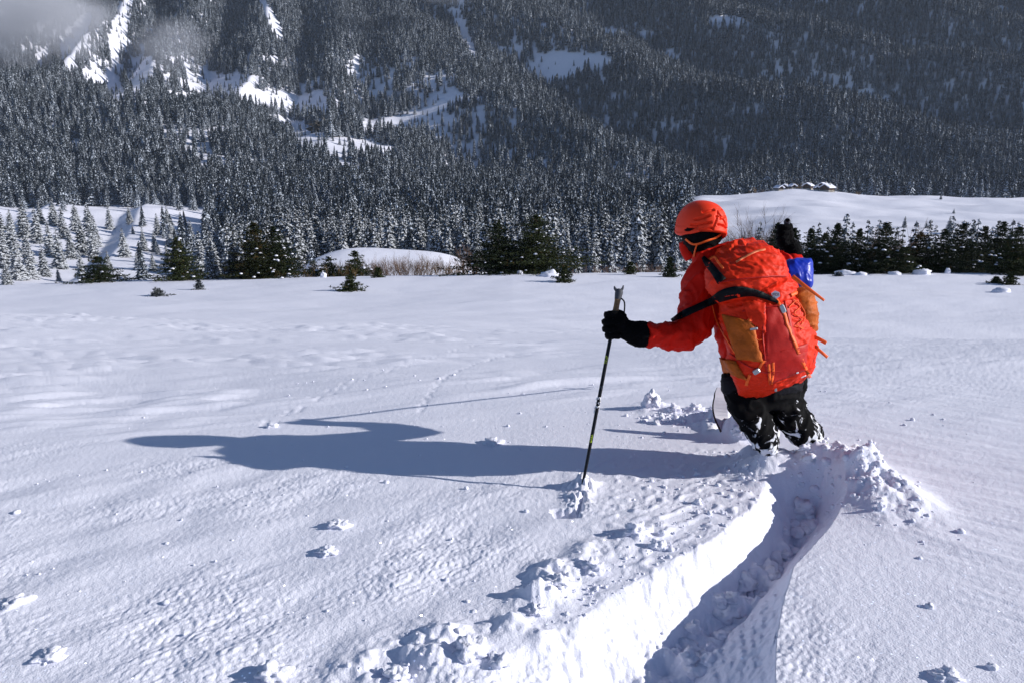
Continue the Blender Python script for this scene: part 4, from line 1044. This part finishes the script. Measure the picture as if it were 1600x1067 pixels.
# balaclava and helmet
link('balaclava', fuse('balaclava', join(loft([(1064, 358, 1131, 352, 3.63, .118), (1065, 372, 1131, 364, 3.64, .118), (1070, 384, 1129, 374, 3.65, .108), (1080, 396, 1120, 384, 3.665, .085), (1086, 408, 1122, 394, 3.67, .08)], ex=1)), .007, BLK, BASE, 3, cloth(.003, 25, 6)), person)
link('face_mask', fuse('face_mask', join(tube([(1068, 378, 3.68, .026), (1072, 392, 3.69, .030), (1080, 404, 3.69, .032)], 12)), .006, JACK, BASE, 2), person)
def helmet():
    c = np.array(K(1095.5, 353, 3.63)); nu, nv = 220, 110
    U = np.array([.12, 0.05, 1.0]); U /= np.linalg.norm(U)
    Fv = np.array([-.32, 1, .10]); Fv -= U * (Fv @ U); Fv /= np.linalg.norm(Fv); Sx = np.cross(Fv, U)
    a = np.linspace(0, 2 * math.pi, nu, endpoint=False)[None]; e = np.linspace(math.pi / 2, -0.62, nv)[:, None]
    ce = np.cos(e); se = np.sin(e)
    x = np.sign(np.cos(a)) * np.abs(np.cos(a)) ** .93 * np.abs(ce) ** .88; y = np.sin(a) * np.abs(ce) ** .88; z = se + 0 * a
    lowcut = -0.34 - 0.22 * np.maximum(np.abs(x) - .55, 0) * 2.0 + 0.16 * np.clip(-y, 0, 1)
    z = np.maximum(z, lowcut)
    rr = np.ones_like(x)
    # vents: slots that run from brow to nape, and crossing bars at the back; they are cut into the shell
    def slot(x0, z0, x1, z1, w=.055, dpt=.085):
        nonlocal rr
        t = np.clip(((x - x0) * (x1 - x0) + (z - z0) * (z1 - z0)) / ((x1 - x0) ** 2 + (z1 - z0) ** 2), 0, 1)
        dd = np.hypot(x - x0 - t * (x1 - x0), z - z0 - t * (z1 - z0)); back = sstep(.35, -.05, y)
        rr = rr - dpt * (1 - sstep(w * .45, w, dd)) * back
    for s in [(-.78, .20, -.35, .42), (-.86, -.02, -.30, .16), (-.62, -.16, -.22, -.06), (-.90, -.24, -.74, -.04), (-.55, .52, -.12, .66), (-.60, -.36, -.28, -.28),
              (.12, .72, .48, .74), (.10, .34, .66, .52), (.40, .05, .62, .0), (.70, .28, .80, .24), (.74, .02, .86, -.02), (.02, .10, .34, .08)]:
        slot(*s)
    for s in [(.04, .62, -.22, -.10), (.04, .56, .52, .10), (-.10, .40, .05, .44)]: slot(*s, w=.045, dpt=.05)
    rr = rr + .035 * sstep(.10, .02, np.abs(z - lowcut - .07)) * 1.0 + 0.018 * sstep(-.02, -.12, z - 0.06 * x)
    rr = np.where(z < 0.95, rr, 1)
    P = (x * rr)[..., None] * Sx * .1150 + (y * rr)[..., None] * Fv * .140 + (z * (0.5 + .5 * rr))[..., None] * U * .122
    P = P + c - np.array(BASE)
    inner = c - np.array(BASE) + (P - (c - np.array(BASE))) * .88
    inner[:, :, :] += U * 0.0
    V = np.concatenate([P.reshape(-1, 3), inner[-1].reshape(-1, 3)])
    F = []
    for i in range(nv - 1):
        for j in range(nu): k = (j + 1) % nu; F.append((i * nu + j, (i + 1) * nu + j, (i + 1) * nu + k, i * nu + k))
    b = (nv - 1) * nu
    for j in range(nu): k = (j + 1) % nu; F.append((b + j, b + nu + j, b + nu + k, b + k))
    return np_mesh('helmet', V, F, [HELM])
hel = link('helmet', helmet(), person)

# ---- backpack
bp = empty('backpack', K(1205, 600, 3.42), 'large orange-red touring backpack with mustard side pockets on the skier\'s back', 'backpack')
BPL = tuple(bp.location)
def AX(s, l): return 1205 - .295 * s + .956 * l, 612 - .956 * s - .295 * l
def brow_(s, l0, l1, d, b): return (*AX(s, l0), *AX(s, l1), d, b)
def pfold(p):
    return cloth(.0048, 9, 33, (1, 0, .45))(p) + cloth(.003, 24, 37, (1, 0, -.4))(p)
main_vf = loft([brow_(0, -38, 40, 3.46, .06), brow_(8, -46, 62, 3.45, .11), brow_(24, -50, 80, 3.43, .15), brow_(50, -50, 90, 3.42, .17), brow_(85, -47, 92, 3.42, .17), brow_(120, -44, 90, 3.43, .165), brow_(150, -40, 86, 3.45, .155), brow_(178, -34, 76, 3.47, .14), brow_(200, -28, 64, 3.50, .11)], 40)
main_me = fuse('main_bag', main_vf, .007, PACKM, BPL, 4, pfold); link('main_bag', main_me, bp)
lid_vf = join(loft([brow_(152, -30, 66, 3.42, .12), brow_(160, -40, 78, 3.41, .165), brow_(174, -47, 82, 3.41, .185), brow_(192, -48, 80, 3.43, .185), brow_(210, -42, 72, 3.46, .165), brow_(224, -30, 60, 3.49, .13), brow_(232, -18, 46, 3.51, .08)], 40))
lid_me = fuse('lid', lid_vf, .007, PACKM, BPL, 4, pfold); link('lid', lid_me, bp)
hood_vf = loft([(1118, 412, 1205, 404, 3.50, .10), (1120, 396, 1204, 392, 3.52, .12), (1134, 381, 1196, 382, 3.54, .11), (1150, 374, 1180, 375, 3.55, .07)], 30)
hood = link('hood', fuse('hood', hood_vf, .007, plain('bright_hood_fabric', (0.80, 0.040, 0.008), .5, noise=.1, scale=20, bump=.004, bscale=35, spec=.15), BASE, 3, cloth(.007, 17, 61, (.6, 0, 1))), person)
# surface finder for straps, pockets and print
def bvh(objs):
    V = []; F = []
    for o in objs:
        b = len(V); L = Vector(o.parent.location) if o.parent else Vector()
        V += [v.co + L for v in o.data.vertices]; F += [[i + b for i in p.vertices] for p in o.data.polygons]
    return BVHTree.FromPolygons(V, F)
SURF = bvh([o for o in C.objects if o.parent in (person, bp) and o.data and o.data.name.split('.')[0] in ('jacket', 'main_bag', 'lid', 'hood', 'trousers', 'balaclava', 'waistband')])
def hit(px, py, dflt=3.3):
    d = K(px, py, 1).normalized(); h = SURF.ray_cast(Vector((0, 0, 0)), d)
    if h[0] is None: return K(px, py, dflt), -d, False
    return h[0], h[1], True
def shell(name, P, N, mat, parent, th=.004, bulge=None):
    """a thick patch lying on the surface: grid of points with normals"""
    L = np.array(parent.location); P = np.array(P) - L; N = np.array(N); nr, nc = P.shape[:2]
    top = P + N * th * (1 if bulge is None else (bulge + .5 * np.abs(pn(P[..., 0] * 60, P[..., 2] * 25, 5)))[..., None]); bot = P - N * .004
    V = np.concatenate([top.reshape(-1, 3), bot.reshape(-1, 3)]); n = nr * nc; F = grid_faces(nr, nc).tolist()
    F = F + [[a + n for a in f[::-1]] for f in F]
    rim = [i for i in range(nc)] + [i * nc + nc - 1 for i in range(1, nr)] + [n - 2 - i for i in range(nc - 1)] + [i * nc for i in range(nr - 2, 0, -1)]
    for a, b in zip(rim, rim[1:] + rim[:1]): F.append([b, a, a + n, b + n])
    return link(name, np_mesh(name, V, F, [mat]), parent)
def ribbon(name, pts, mat, parent, w=6, th=.003, lift=.003, free=False):
    """webbing along picture points (px, py[, depth]); it hugs the surface where no depth is given"""
    q = crs([(p[0], p[1], p[2] if len(p) > 2 else 0) for p in pts], 8); P = []; N = []
    if isinstance(w, (int, float)): w = [w] * len(q)
    else: w = crs([[a] for a in w], 8)[:, 0]
    cs = []
    for i, (a, b, d) in enumerate(q):
        ta = q[min(i + 1, len(q) - 1)][:2] - q[max(i - 1, 0)][:2]; ta = ta / (np.linalg.norm(ta) + 1e-9); pr = np.array([-ta[1], ta[0]])
        row = []; nrow = []
        for s in (-1, 0, 1):
            x, y = a + pr[0] * s * w[i] / 2, b + pr[1] * s * w[i] / 2
            if d > 1: p = K(x, y, d); nn = -K(x, y, 1).normalized()
            else:
                p, nn, ok = hit(x, y); nn = (nn - K(x, y, 1).normalized() * .6).normalized()
            nn = (Vector(nn) * .25 - K(x, y, 1).normalized()).normalized()
            row.append(np.array(p)); nrow.append(np.array(nn))
        P.append(row); N.append(nrow)
    P = np.array(P); N = np.array(N)
    dist = np.linalg.norm(P, axis=-1, keepdims=True)         # even out the path so that webbing bridges folds
    for _ in range(3):
        dist[1:-1] = np.minimum(dist[1:-1], .5 * (dist[:-2] + dist[2:]))
    P = P / np.linalg.norm(P, axis=-1, keepdims=True) * dist
    return shell(name, P + N * lift, N, mat, parent, th)
def patch(name, quad, mat, parent, th=.006, nu=14, nv=18, puff=0.0, lift=.001):
    (a, b, c, d) = [np.array(v, float) for v in quad]; P = []; N = []; B = []
    for i in range(nv):
        v = i / (nv - 1); r = []; nr_ = []; br = []
        for j in range(nu):
            u = j / (nu - 1); q = (a * (1 - u) + b * u) * (1 - v) + (d * (1 - u) + c * u) * v
            p, nn, ok = hit(*q); r.append(np.array(p)); nr_.append(np.array(nn)); br.append(1 + puff * (math.sin(math.pi * u) * math.sin(math.pi * v)) ** .5)
        P.append(r); N.append(nr_); B.append(br)
    P = np.array(P); dist = np.linalg.norm(P, axis=-1); q = dist.copy()
    for _ in range(4):
        m = (q[:-2, 1:-1] + q[2:, 1:-1] + q[1:-1, :-2] + q[1:-1, 2:]) / 4; q[1:-1, 1:-1] = np.minimum(q[1:-1, 1:-1], m)
    P = P / dist[..., None] * q[..., None]
    return shell(name, P + np.array(N) * lift, np.array(N), mat, parent, th, np.array(B))
lp = patch('side_pocket', [(1129, 491), (1176, 503), (1192, 566), (1152, 561)], MUST, bp, .006, puff=1.2); lp['label'] = 'mustard mesh pocket on the left side of the pack'
rp_ = link('side_pocket', fuse('side_pocket', loft([(1238, 452, 1262, 447, 3.42, .05), (1240, 468, 1272, 462, 3.41, .085), (1244, 492, 1279, 488, 3.41, .09), (1250, 513, 1278, 512, 3.42, .07), (1256, 524, 1270, 523, 3.43, .03)]), .006, MUST, BPL, 4, cloth(.004, 16, 71)), bp)
rp_['label'] = 'mustard stretch pocket bulging on the right side of the pack'
patch('front_panel', [(1196, 478), (1232, 478), (1250, 560), (1196, 572)], PACKD, bp, .003, lift=.0)
patch('front_panel', [(1158, 470), (1196, 474), (1196, 520), (1172, 505)], PACKM, bp, .005, puff=.6)
patch('bottom_panel', [(1190, 556), (1262, 536), (1258, 578), (1202, 600)], PACKD, bp, .003, puff=.5)
patch('hip_pocket', [(1127, 558), (1150, 564), (1166, 592), (1133, 580)], MUST, bp, .010, puff=.8)['label'] = 'mustard zipped pocket on the hip belt'
for q in ([(1112, 474), (1121, 505), (1138, 535), (1148, 552)], [(1150, 562), (1180, 577), (1215, 588)], [(1140, 552), (1165, 570), (1196, 582), (1240, 575)], [(1196, 474), (1192, 520), (1197, 572)], [(1226, 470), (1238, 520), (1250, 560)], [(1120, 442), (1160, 436), (1205, 432), (1232, 432)], [(1160, 487), (1200, 480), (1222, 476)]):
    ribbon('piping', q, PACKD if q[0][0] != 1112 else ORNG, bp, 2.0, .003)
ribbon('closure_strap', [(1213, 468), (1219, 478), (1226, 492), (1231, 508), (1240, 530), (1250, 556), (1260, 578), (1266, 590, 3.24)], ORNG, bp, 5.5, .0035)
ribbon('hanging_strap', [(1238, 432, 3.26), (1256, 446, 3.22), (1272, 458, 3.2), (1288, 470, 3.19)], ORNG, bp, [7, 6, 5, 4], .004)
ribbon('hanging_strap', [(1270, 525, 3.38), (1282, 531, 3.36), (1291, 536, 3.35)], ORNG, bp, 6, .004)
ribbon('hanging_strap', [(1268, 535, 3.38), (1278, 545, 3.36), (1286, 552, 3.35), (1293, 558, 3.35)], ORNG, bp, 5, .004)
ribbon('haul_strap', [(1104, 408), (1116, 402), (1122, 410), (1130, 420)], ORNG, bp, 3.5, .004)
ribbon('lid_strap', [(1150, 410), (1164, 402), (1180, 394), (1196, 390)], plain('faded_orange_edge', (0.75, 0.2, 0.08), .5), bp, 3, .004)
ribbon('webbing', [(1172, 585), (1168, 594), (1166, 602)], ORNG, bp, 5, .004)
ribbon('webbing', [(1201, 566), (1202, 582), (1203, 600)], ORNG, bp, 4, .004)
ribbon('webbing', [(1208, 566), (1208, 582), (1205, 600)], ORNG, bp, 4, .004)
ribbon('webbing', [(1168, 505), (1176, 494), (1188, 486)], ORNG, bp, 6, .004)
ribbon('webbing', [(1236, 462), (1246, 458), (1250, 466)], ORNG, bp, 6, .005)
ribbon('webbing', [(1186, 576), (1192, 566), (1200, 566)], ORNG, bp, 4, .004)
def cord(pts, r=.0022, mat=ORNG, parent=bp, name='cord'):
    P = []
    for (a, b) in crs(pts, 5):
        p, nn, ok = hit(a, b); p = p + nn * .006; P.append((p.x - parent.location[0], p.y - parent.location[1], p.z - parent.location[2], r))
    V, F = tube(P, 6, 2, True); return link(name, np_mesh(name, V, F, [mat]), parent)
cord([(1174, 498), (1180, 508), (1178, 520), (1184, 530), (1192, 530)]); cord([(1238, 468), (1248, 480), (1240, 490), (1252, 498), (1244, 508), (1254, 514), (1240, 510)]); cord([(1232, 482), (1244, 470), (1256, 492), (1250, 510)])
def buckle(px, py, wx, wy, ang, mat=GREY, parent=bp, name='buckle'):
    p, nn, ok = hit(px, py); c, s = math.cos(R(ang)), math.sin(R(ang)); V, F = [], []
    R_, U_ = Vector((1, 0, 0)), Vector((0, sp, cp)); k = 3.3 / FPX; nn = -K(px, py, 1).normalized()
    a = (R_ * c + U_ * s) * wx * k / 2; b = (-R_ * s + U_ * c) * wy * k / 2
    pts = []
    for lev, sc in ((-.004, 1), (.006, 1), (.010, .75)):
        pts += [p + nn * (lev + .004) + (a * i + b * j) * sc for (i, j) in ((-1, -.7), (-.7, -1), (.7, -1), (1, -.7), (1, .7), (.7, 1), (-.7, 1), (-1, .7))]
    F = [tuple(range(7, -1, -1)), tuple(range(16, 24))]
    for l in (0, 8):
        for i in range(8): F.append((l + i, l + (i + 1) % 8, l + 8 + (i + 1) % 8, l + 8 + i))
    me = bpy.data.meshes.new(name); me.from_pydata([v - Vector(parent.location) for v in pts], [], F); me.materials.append(mat); return link(name, me, parent)
buckle(1223, 483, 8, 14, 24); buckle(1178, 514, 12, 4, 8); buckle(1259, 491, 10, 4, 40); buckle(1182, 580, 11, 8, 30); buckle(1243, 427, 5, 5, 0); buckle(1212, 608, 4, 7, 0, GREY); buckle(1150, 572, 4, 6, 0, BLK, bp, 'zip_pull'); buckle(1137, 580, 4, 5, 0, BLK, bp, 'zip_pull'); buckle(1172, 545, 3, 3, 0, WHT, bp, 'badge')
buckle(1270, 503, 5, 7, 10, WHT, bp, 'badge'); buckle(1246, 582, 4, 2.5, 20, WHT, bp, 'badge'); buckle(1255, 588, 10, 2.2, 22, WHT, bp, 'label')
def text_on(body, px, py, size_px, ang, mat, parent, name, d_off=.004, bold=0):
    """flat lettering laid on the surface at a pixel"""
    cu = bpy.data.curves.new(name, 'FONT'); cu.body = body; cu.size = 1; cu.align_x = 'CENTER'; cu.align_y = 'CENTER'; cu.offset = bold; cu.extrude = .0
    t = bpy.data.objects.new('tmp', cu); C.objects.link(t); dg = bpy.context.evaluated_depsgraph_get(); me = bpy.data.meshes.new_from_object(t.evaluated_get(dg)); bpy.data.objects.remove(t)
    c, s = math.cos(R(ang)), math.sin(R(ang)); Ld = Vector(parent.location)
    for v in me.vertices:
        x, y = px + (v.co.x * c - v.co.y * s) * size_px, py - (v.co.x * s + v.co.y * c) * size_px
        p, nn, ok = hit(x, y); v.co = p - K(x, y, 1).normalized() * d_off - Ld
    me.materials.clear(); me.materials.append(mat); return link(name, me, parent)
text_on('CLIMBTEC', 1234, 569.5, 6.2, 21, PINK, bp, 'lettering'); text_on('40+', 1254, 559, 6.2, 24, PINK, bp, 'lettering')
# black strap slung across the arm and the pack, with its white six-sided tag
st = ribbon('sling_strap', [(1049, 501), (1068, 491), (1090, 481), (1112, 471), (1130, 462), (1150, 457), (1172, 457), (1192, 462), (1208, 469), (1216, 473)], BLKS, bp, [5, 11, 11, 12, 18, 18, 13, 10, 7, 4], .003, .006)
ribbon('shoulder_strap', [(1098, 402), (1106, 412), (1116, 424), (1128, 440)], BLKS, bp, [6, 11, 12, 16], .006)
p, nn, ok = hit(1212, 461); pts = []
for lev in (.006, .010):
    for i in range(6):
        a = R(60 * i + 22); pts.append(K(1212 + 7.6 * math.cos(a), 461 + 6.6 * math.sin(a), 1).normalized() * (p.length - lev - .008))
me = bpy.data.meshes.new('tag'); me.from_pydata([v - bp.location for v in pts], [], [tuple(range(5, -1, -1)), tuple(range(6, 12))] + [(i, (i + 1) % 6, 6 + (i + 1) % 6, 6 + i) for i in range(6)]); me.materials.append(WHT); tagm = link('tag', me, bp)
cu = bpy.data.curves.new('t', 'FONT'); cu.body = 'MDI'; cu.size = 1; cu.align_x = 'CENTER'; cu.align_y = 'CENTER'
t = bpy.data.objects.new('tmp', cu); C.objects.link(t); me = bpy.data.meshes.new_from_object(t.evaluated_get(bpy.context.evaluated_depsgraph_get())); bpy.data.objects.remove(t)
for v in me.vertices: v.co = K(1212 + v.co.x * 5.6, 461 - v.co.y * 6.2, 1).normalized() * (p.length - .0215) - bp.location
me.materials.clear(); me.materials.append(BLK); link('lettering', me, bp)
# orange chin strap of the helmet
ribbon('chin_strap', [(1071, 374), (1080, 381), (1089, 382), (1104, 377), (1118, 372), (1128, 366)], ORNG, person, 3.2, .003)
ribbon('chin_strap', [(1089, 382), (1086, 392), (1084, 402)], ORNG, person, 2.6, .003)
# blue stuff sack strapped to the right side of the pack
bs = fuse('blue_stuff_sack', loft([(1240, 450, 1262, 449, 3.50, .02), (1234, 441, 1268, 448, 3.50, .05), (1226, 425, 1271, 430, 3.51, .065), (1227, 409, 1270, 408, 3.53, .06), (1232, 405, 1268, 403, 3.54, .03)], ex=.6), .006, BLUE, tuple(K(1248, 440, 3.52)), 2, cloth(.0035, 12, 81, (0, .2, 1)))
o = link('stuff_sack', bs, loc=K(1248, 440, 3.52)); tag(o, 'small royal blue nylon sack strapped to the top right of the backpack', 'bag')

# ---- ski poles
def pole(loc, pts_shaft, label, grip_pts, strap=True):
    t = empty('ski_pole', loc, label, 'ski pole'); L = np.array(loc)
    def add(nm, vf, mat, par=t):
        V, F = vf; return link(nm, np_mesh(nm, [tuple(np.array(v) - L) for v in V], F, [mat]), par)
    add('shaft', tube(pts_shaft, 12, 3, True), CARB)
    add('grip', tube(grip_pts[0], 14, 4, True), CORK); add('grip_head', tube(grip_pts[1], 14, 4, True), GRIP)
    return t, add
A = np.array(K(967.5, 456, 3.47)); Bt = np.array(K(911, 754, 3.33)); ax = (Bt - A) / np.linalg.norm(Bt - A); Lp = np.linalg.norm(Bt - A)
def on(t, r, off=(0, 0, 0)): p = A + ax * t + np.array(off); return (*p, r)
pl, addp = pole(tuple(Bt), [on(.20, .0088), on(.55, .0084), on(Lp, .0068), on(Lp + .04, .005)], 'black ski pole planted in the snow in the skier\'s left hand', ([on(.035, .0145), on(.07, .0135), on(.13, .015), on(.22, .013)], [on(-.012, .010), on(0, .0185), on(.018, .018), on(.04, .015)]))
addp('grip_beak', join(tube([on(.004, .010), on(-.008, .007, (-.020, 0, .004)), on(-.016, .003, (-.026, 0, .01))], 8, 3, True), tube([on(.004, .010), on(-.008, .006, (.014, 0, .006)), on(-.018, .003, (.016, 0, .012))], 8, 3, True)), GRIP)
addp('wrist_strap', tube([on(.03, .0035, (.012, 0, 0)), on(.05, .0035, (.034, 0, -.004)), on(.10, .0035, (.040, 0, -.01)), on(.13, .0035, (.028, 0, -.016)), on(.15, .0035, (.014, 0, -.02))], 8, 4, True), BLKS)
def ptext(body, t0, size, mat, nm='lettering'):
    cu = bpy.data.curves.new(nm, 'FONT'); cu.body = body; cu.size = size; cu.align_x = 'CENTER'; cu.align_y = 'CENTER'; cu.offset = .0006
    q = bpy.data.objects.new('tmp', cu); C.objects.link(q); me = bpy.data.meshes.new_from_object(q.evaluated_get(bpy.context.evaluated_depsgraph_get())); bpy.data.objects.remove(q)
    c = A + ax * t0; w = Vector(-c / np.linalg.norm(c)); X = Vector(-ax); Y = w.cross(X).normalized(); w = X.cross(Y)
    for v in me.vertices:
        yy = v.co.y; zz = math.sqrt(max(0, .0089 ** 2 - yy * yy)) + .0006
        v.co = Vector(c) + X * v.co.x + Y * yy + w * zz - Vector(Bt)
    me.materials.clear(); me.materials.append(mat); return link(nm, me, pl)
ptext('TRAB', .545, .032, WHT); ptext('IIII', .46, .015, GREY); ptext('TRAB', .33, .016, LIME); ptext('GARA', .70, .014, LIME)
A2 = np.array(K(1229, 352, 4.02)); B2 = np.array([1.78, 5.05, -1.02]); ax2 = (B2 - A2) / np.linalg.norm(B2 - A2); L2 = np.linalg.norm(B2 - A2)
def on2(t, r): return (*(A2 + ax2 * t), r)
p2, add2 = pole(tuple(A2), [on2(.05, .009), on2(.5, .009), on2(L2, .006)], 'second ski pole held up and forward in the raised right glove', ([on2(-.02, .015), on2(.05, .014), on2(.16, .014)], [on2(-.05, .012), on2(-.035, .018), on2(-.015, .016)]))
c2 = B2 - ax2 * .07; Vb, Fb = ball(c2, .05, .05, .008, 20, Vector(ax2).to_track_quat('Z', 'Y').to_matrix()); add2('basket', (Vb, Fb), GRIP)

# ---- skis, running under the powder; only a tip and a tail show
def ski(tip, boot, tail, label):
    P = np.array([tail, (np.array(tail) + boot) / 2, boot, (np.array(boot) + tip) / 2 + [0, 0, -.16], np.array(tip) - [0, .13, .17], np.array(tip) - [0, .05, .045], tip], float)
    W = [.036, .043, .040, .043, .050, .040, .010]; Q = crs(np.column_stack([P, W]), 8); L = P[0]; V = []; F = []
    for i, q in enumerate(Q):
        t = Q[min(i + 1, len(Q) - 1), :3] - Q[max(i - 1, 0), :3]; t /= np.linalg.norm(t); s = np.cross(t, [0.18, 0, 1]); s /= np.linalg.norm(s); u = np.cross(s, t)
        for (a, b) in ((-1, 0), (-.9, 1), (.9, 1), (1, 0)): V.append(q[:3] + s * a * q[3] + u * b * .009 - L)
    for i in range(len(Q) - 1):
        for j in range(4): k = (j + 1) % 4; F.append((i * 4 + j, i * 4 + k, i * 4 + 4 + k, i * 4 + 4 + j))
    n = len(Q) * 4; F += [(3, 2, 1, 0), (n - 4, n - 3, n - 2, n - 1)]
    mi = [1 if (k % 4) != 1 else 0 for k in range(len(F))]
    me = np_mesh('ski', V, F, [SKIT, EDGE], False, mi); return tag(link('ski', me, loc=L), label, 'ski')
tp = np.array(K(1122, 606, 4.15)); ski(tuple(tp), (1.36, 3.38, -1.60), (1.45, 2.88, -1.55), 'left ski, its rounded tip sticking out of the snow beside the skier\'s thigh')
ski((1.62, 4.2, -1.56), (1.60, 3.42, -1.62), (1.62, 2.9, -1.60), 'right ski buried under the sprayed powder at the skier\'s outer boot')
# ------------------------------------------------------------------ snow clods and crumbs
def on_snow(px, py):
    ys = np.linspace(1.3, 30, 3000); v = K(px, py, 1.0); s = ys / v.y
    hz = near_h(v.x * s, ys) - v.z * s
    i = np.argmax(hz > 0); return v.x * s[i], float(ys[i]), float((v.z * s)[i])
CL = [(1160, 668, 16, 12, 'snow heap against the skier\'s left knee, below the ski tip'), (1128, 655, 14, 9, 'snow lump at the foot of the ski tip'), (1019, 622, 13, 16, 'upright rounded snow clod standing left of the skier'), (1085, 636, 13, 9, 'low snow clod between the upright clod and the ski tip'), (1052, 636, 10, 9, 'snow lump right against the upright clod'),
      (770, 689, 17, 6, 'flat snow disc lying in the skier\'s shadow'), (735, 1008, 30, 26, 'big snow block at the bottom, left of the ski track'), (993, 824, 17, 13, 'snow lump on the plateau below the pole hole'), (1028, 848, 12, 10, 'snow lump right of the one below the pole hole'),
      (872, 905, 20, 10, 'snow block on the left lip of the track, upper one of the big blocks'), (925, 880, 20, 14, 'snow block on the lip above the big blocks'), (530, 818, 16, 10, 'snow lump in the open left field, upper of a pair'), (512, 858, 14, 8, 'snow lump in the open left field, lower of a pair'),
      (22, 940, 26, 12, 'long pale snow lump at the left frame edge'), (80, 1020, 24, 8, 'long snow lump in the bottom left corner'), (430, 1045, 26, 17, 'crumbly snow mound at the bottom left of centre'), (1478, 1052, 22, 14, 'snow ball at the bottom right corner area, left of the small one'), (1550, 1040, 9, 8, 'small snow ball at the lower right'),
      (1452, 945, 7, 6, 'tiny snow ball on the smooth slope right of the track'), (425, 664, 8, 6, 'small snow ball at the shadow\'s head'), (1165, 727, 6, 5, 'tiny snow lump by the edge of the turn, near the knees'), (1090, 782, 7, 8, 'small upright snow crumb inside the turn'),
      (780, 1030, 24, 16, 'snow lump right below the big block'), (620, 1050, 20, 14, 'snow lump left below the big block'), (838, 950, 18, 10, 'snow block on the lip below the shaded hollow'), (1375, 790, 5, 13, 'thin upright snow flake right of the powder heap')]
for k, (px, py, w, h, lab) in enumerate(CL):
    x, y, z = on_snow(px, py + h * .6); d = y * cp - z * sp; rx = w / FPX * d; rz = h / FPX * d
    co, F = lumpy(500 + k, rx * rng.uniform(.8, 1.1), rx * .8, rz, .42, 4 if w > 9 else 3, 1.15 + .5 * rng.random())
    tag(link('snow_clod', np_mesh('snow_clod', co, F, M['clod']), loc=(x, y, z + rz * .2)), lab, 'snow clod')
# tumbled blocks along the floor of the track, crumbs everywhere the turn threw them
lib = [lumpy(700 + k, 1, 1, .8, .3, 2, 1.4) for k in range(12)]
lib3 = [lumpy(760 + k, 1, .85, .7, .5, 3, 1.1) for k in range(8)]
def crumbs(name, pts, label):
    V = []; F = []; b = 0
    for i, (x, y, r) in enumerate(pts):
        c, f = (lib3[i % 8] if r > .022 else lib[i % 12]); a = i * 2.399; ca, sa = math.cos(a), math.sin(a)
        z = HZ[i]
        P = np.stack([(c[:, 0] * ca - c[:, 1] * sa) * r + x, (c[:, 0] * sa + c[:, 1] * ca) * r + y, c[:, 2] * r + z + r * .35], -1)
        V.append(P); F.append(np.array(f) + b); b += len(P)
    me = np_mesh(name, np.concatenate(V), np.concatenate(F), M['clod']); return tag(link(name, me), label, 'snow crumbs', kind='stuff')
pts = []
for k in range(130):                 # floor
    y = rng.uniform(1.7, 3.3); l = np.interp(y, FLY, FLX) - .05; r = np.interp(y, FRY, FRX) + .02
    pts.append((rng.uniform(l, r), y, rng.choice([.008, .014, .022, .032, .045], p=[.38, .30, .18, .10, .04])))
HZ = near_h(np.array([p[0] for p in pts]), np.array([p[1] for p in pts])) - .01
crumbs('snow_rubble', pts, 'tumbled snow lumps on the floor of the ski track')
pts = []
for k in range(420):                # along the left lip and inside the turn
    y = rng.uniform(1.7, 3.6); l = np.interp(y, LLY, LLX); pts.append((l - .03 - abs(rng.normal(0, .22)), y, float(np.clip(rng.lognormal(-5.4, .5), .003, .02))))
for k in range(500):                 # wherever
    x = rng.uniform(-2.5, 2.6); y = 1.5 + rng.random() ** 1.5 * 5; pts.append((x, y, float(np.clip(rng.lognormal(-5.5, .5), .002, .016))))
for k in range(320):                 # powder heap
    a = rng.normal(0, 1, 2); pts.append((MOUND[0] + a[0] * .11, MOUND[1] + .06 + a[1] * .20, float(np.clip(rng.lognormal(-5.1, .55), .003, .03))))
for k in range(160):
    a = rng.normal(0, 1, 2); c = gp(1060, 640); pts.append((c[0] + a[0] * .16, c[1] + a[1] * .10, float(np.clip(rng.lognormal(-5.0, .5), .004, .03))))
HZ = near_h(np.array([p[0] for p in pts]), np.array([p[1] for p in pts])) - .002
crumbs('snow_crumbs', pts, 'small snow crumbs strewn over the slope and along the track')
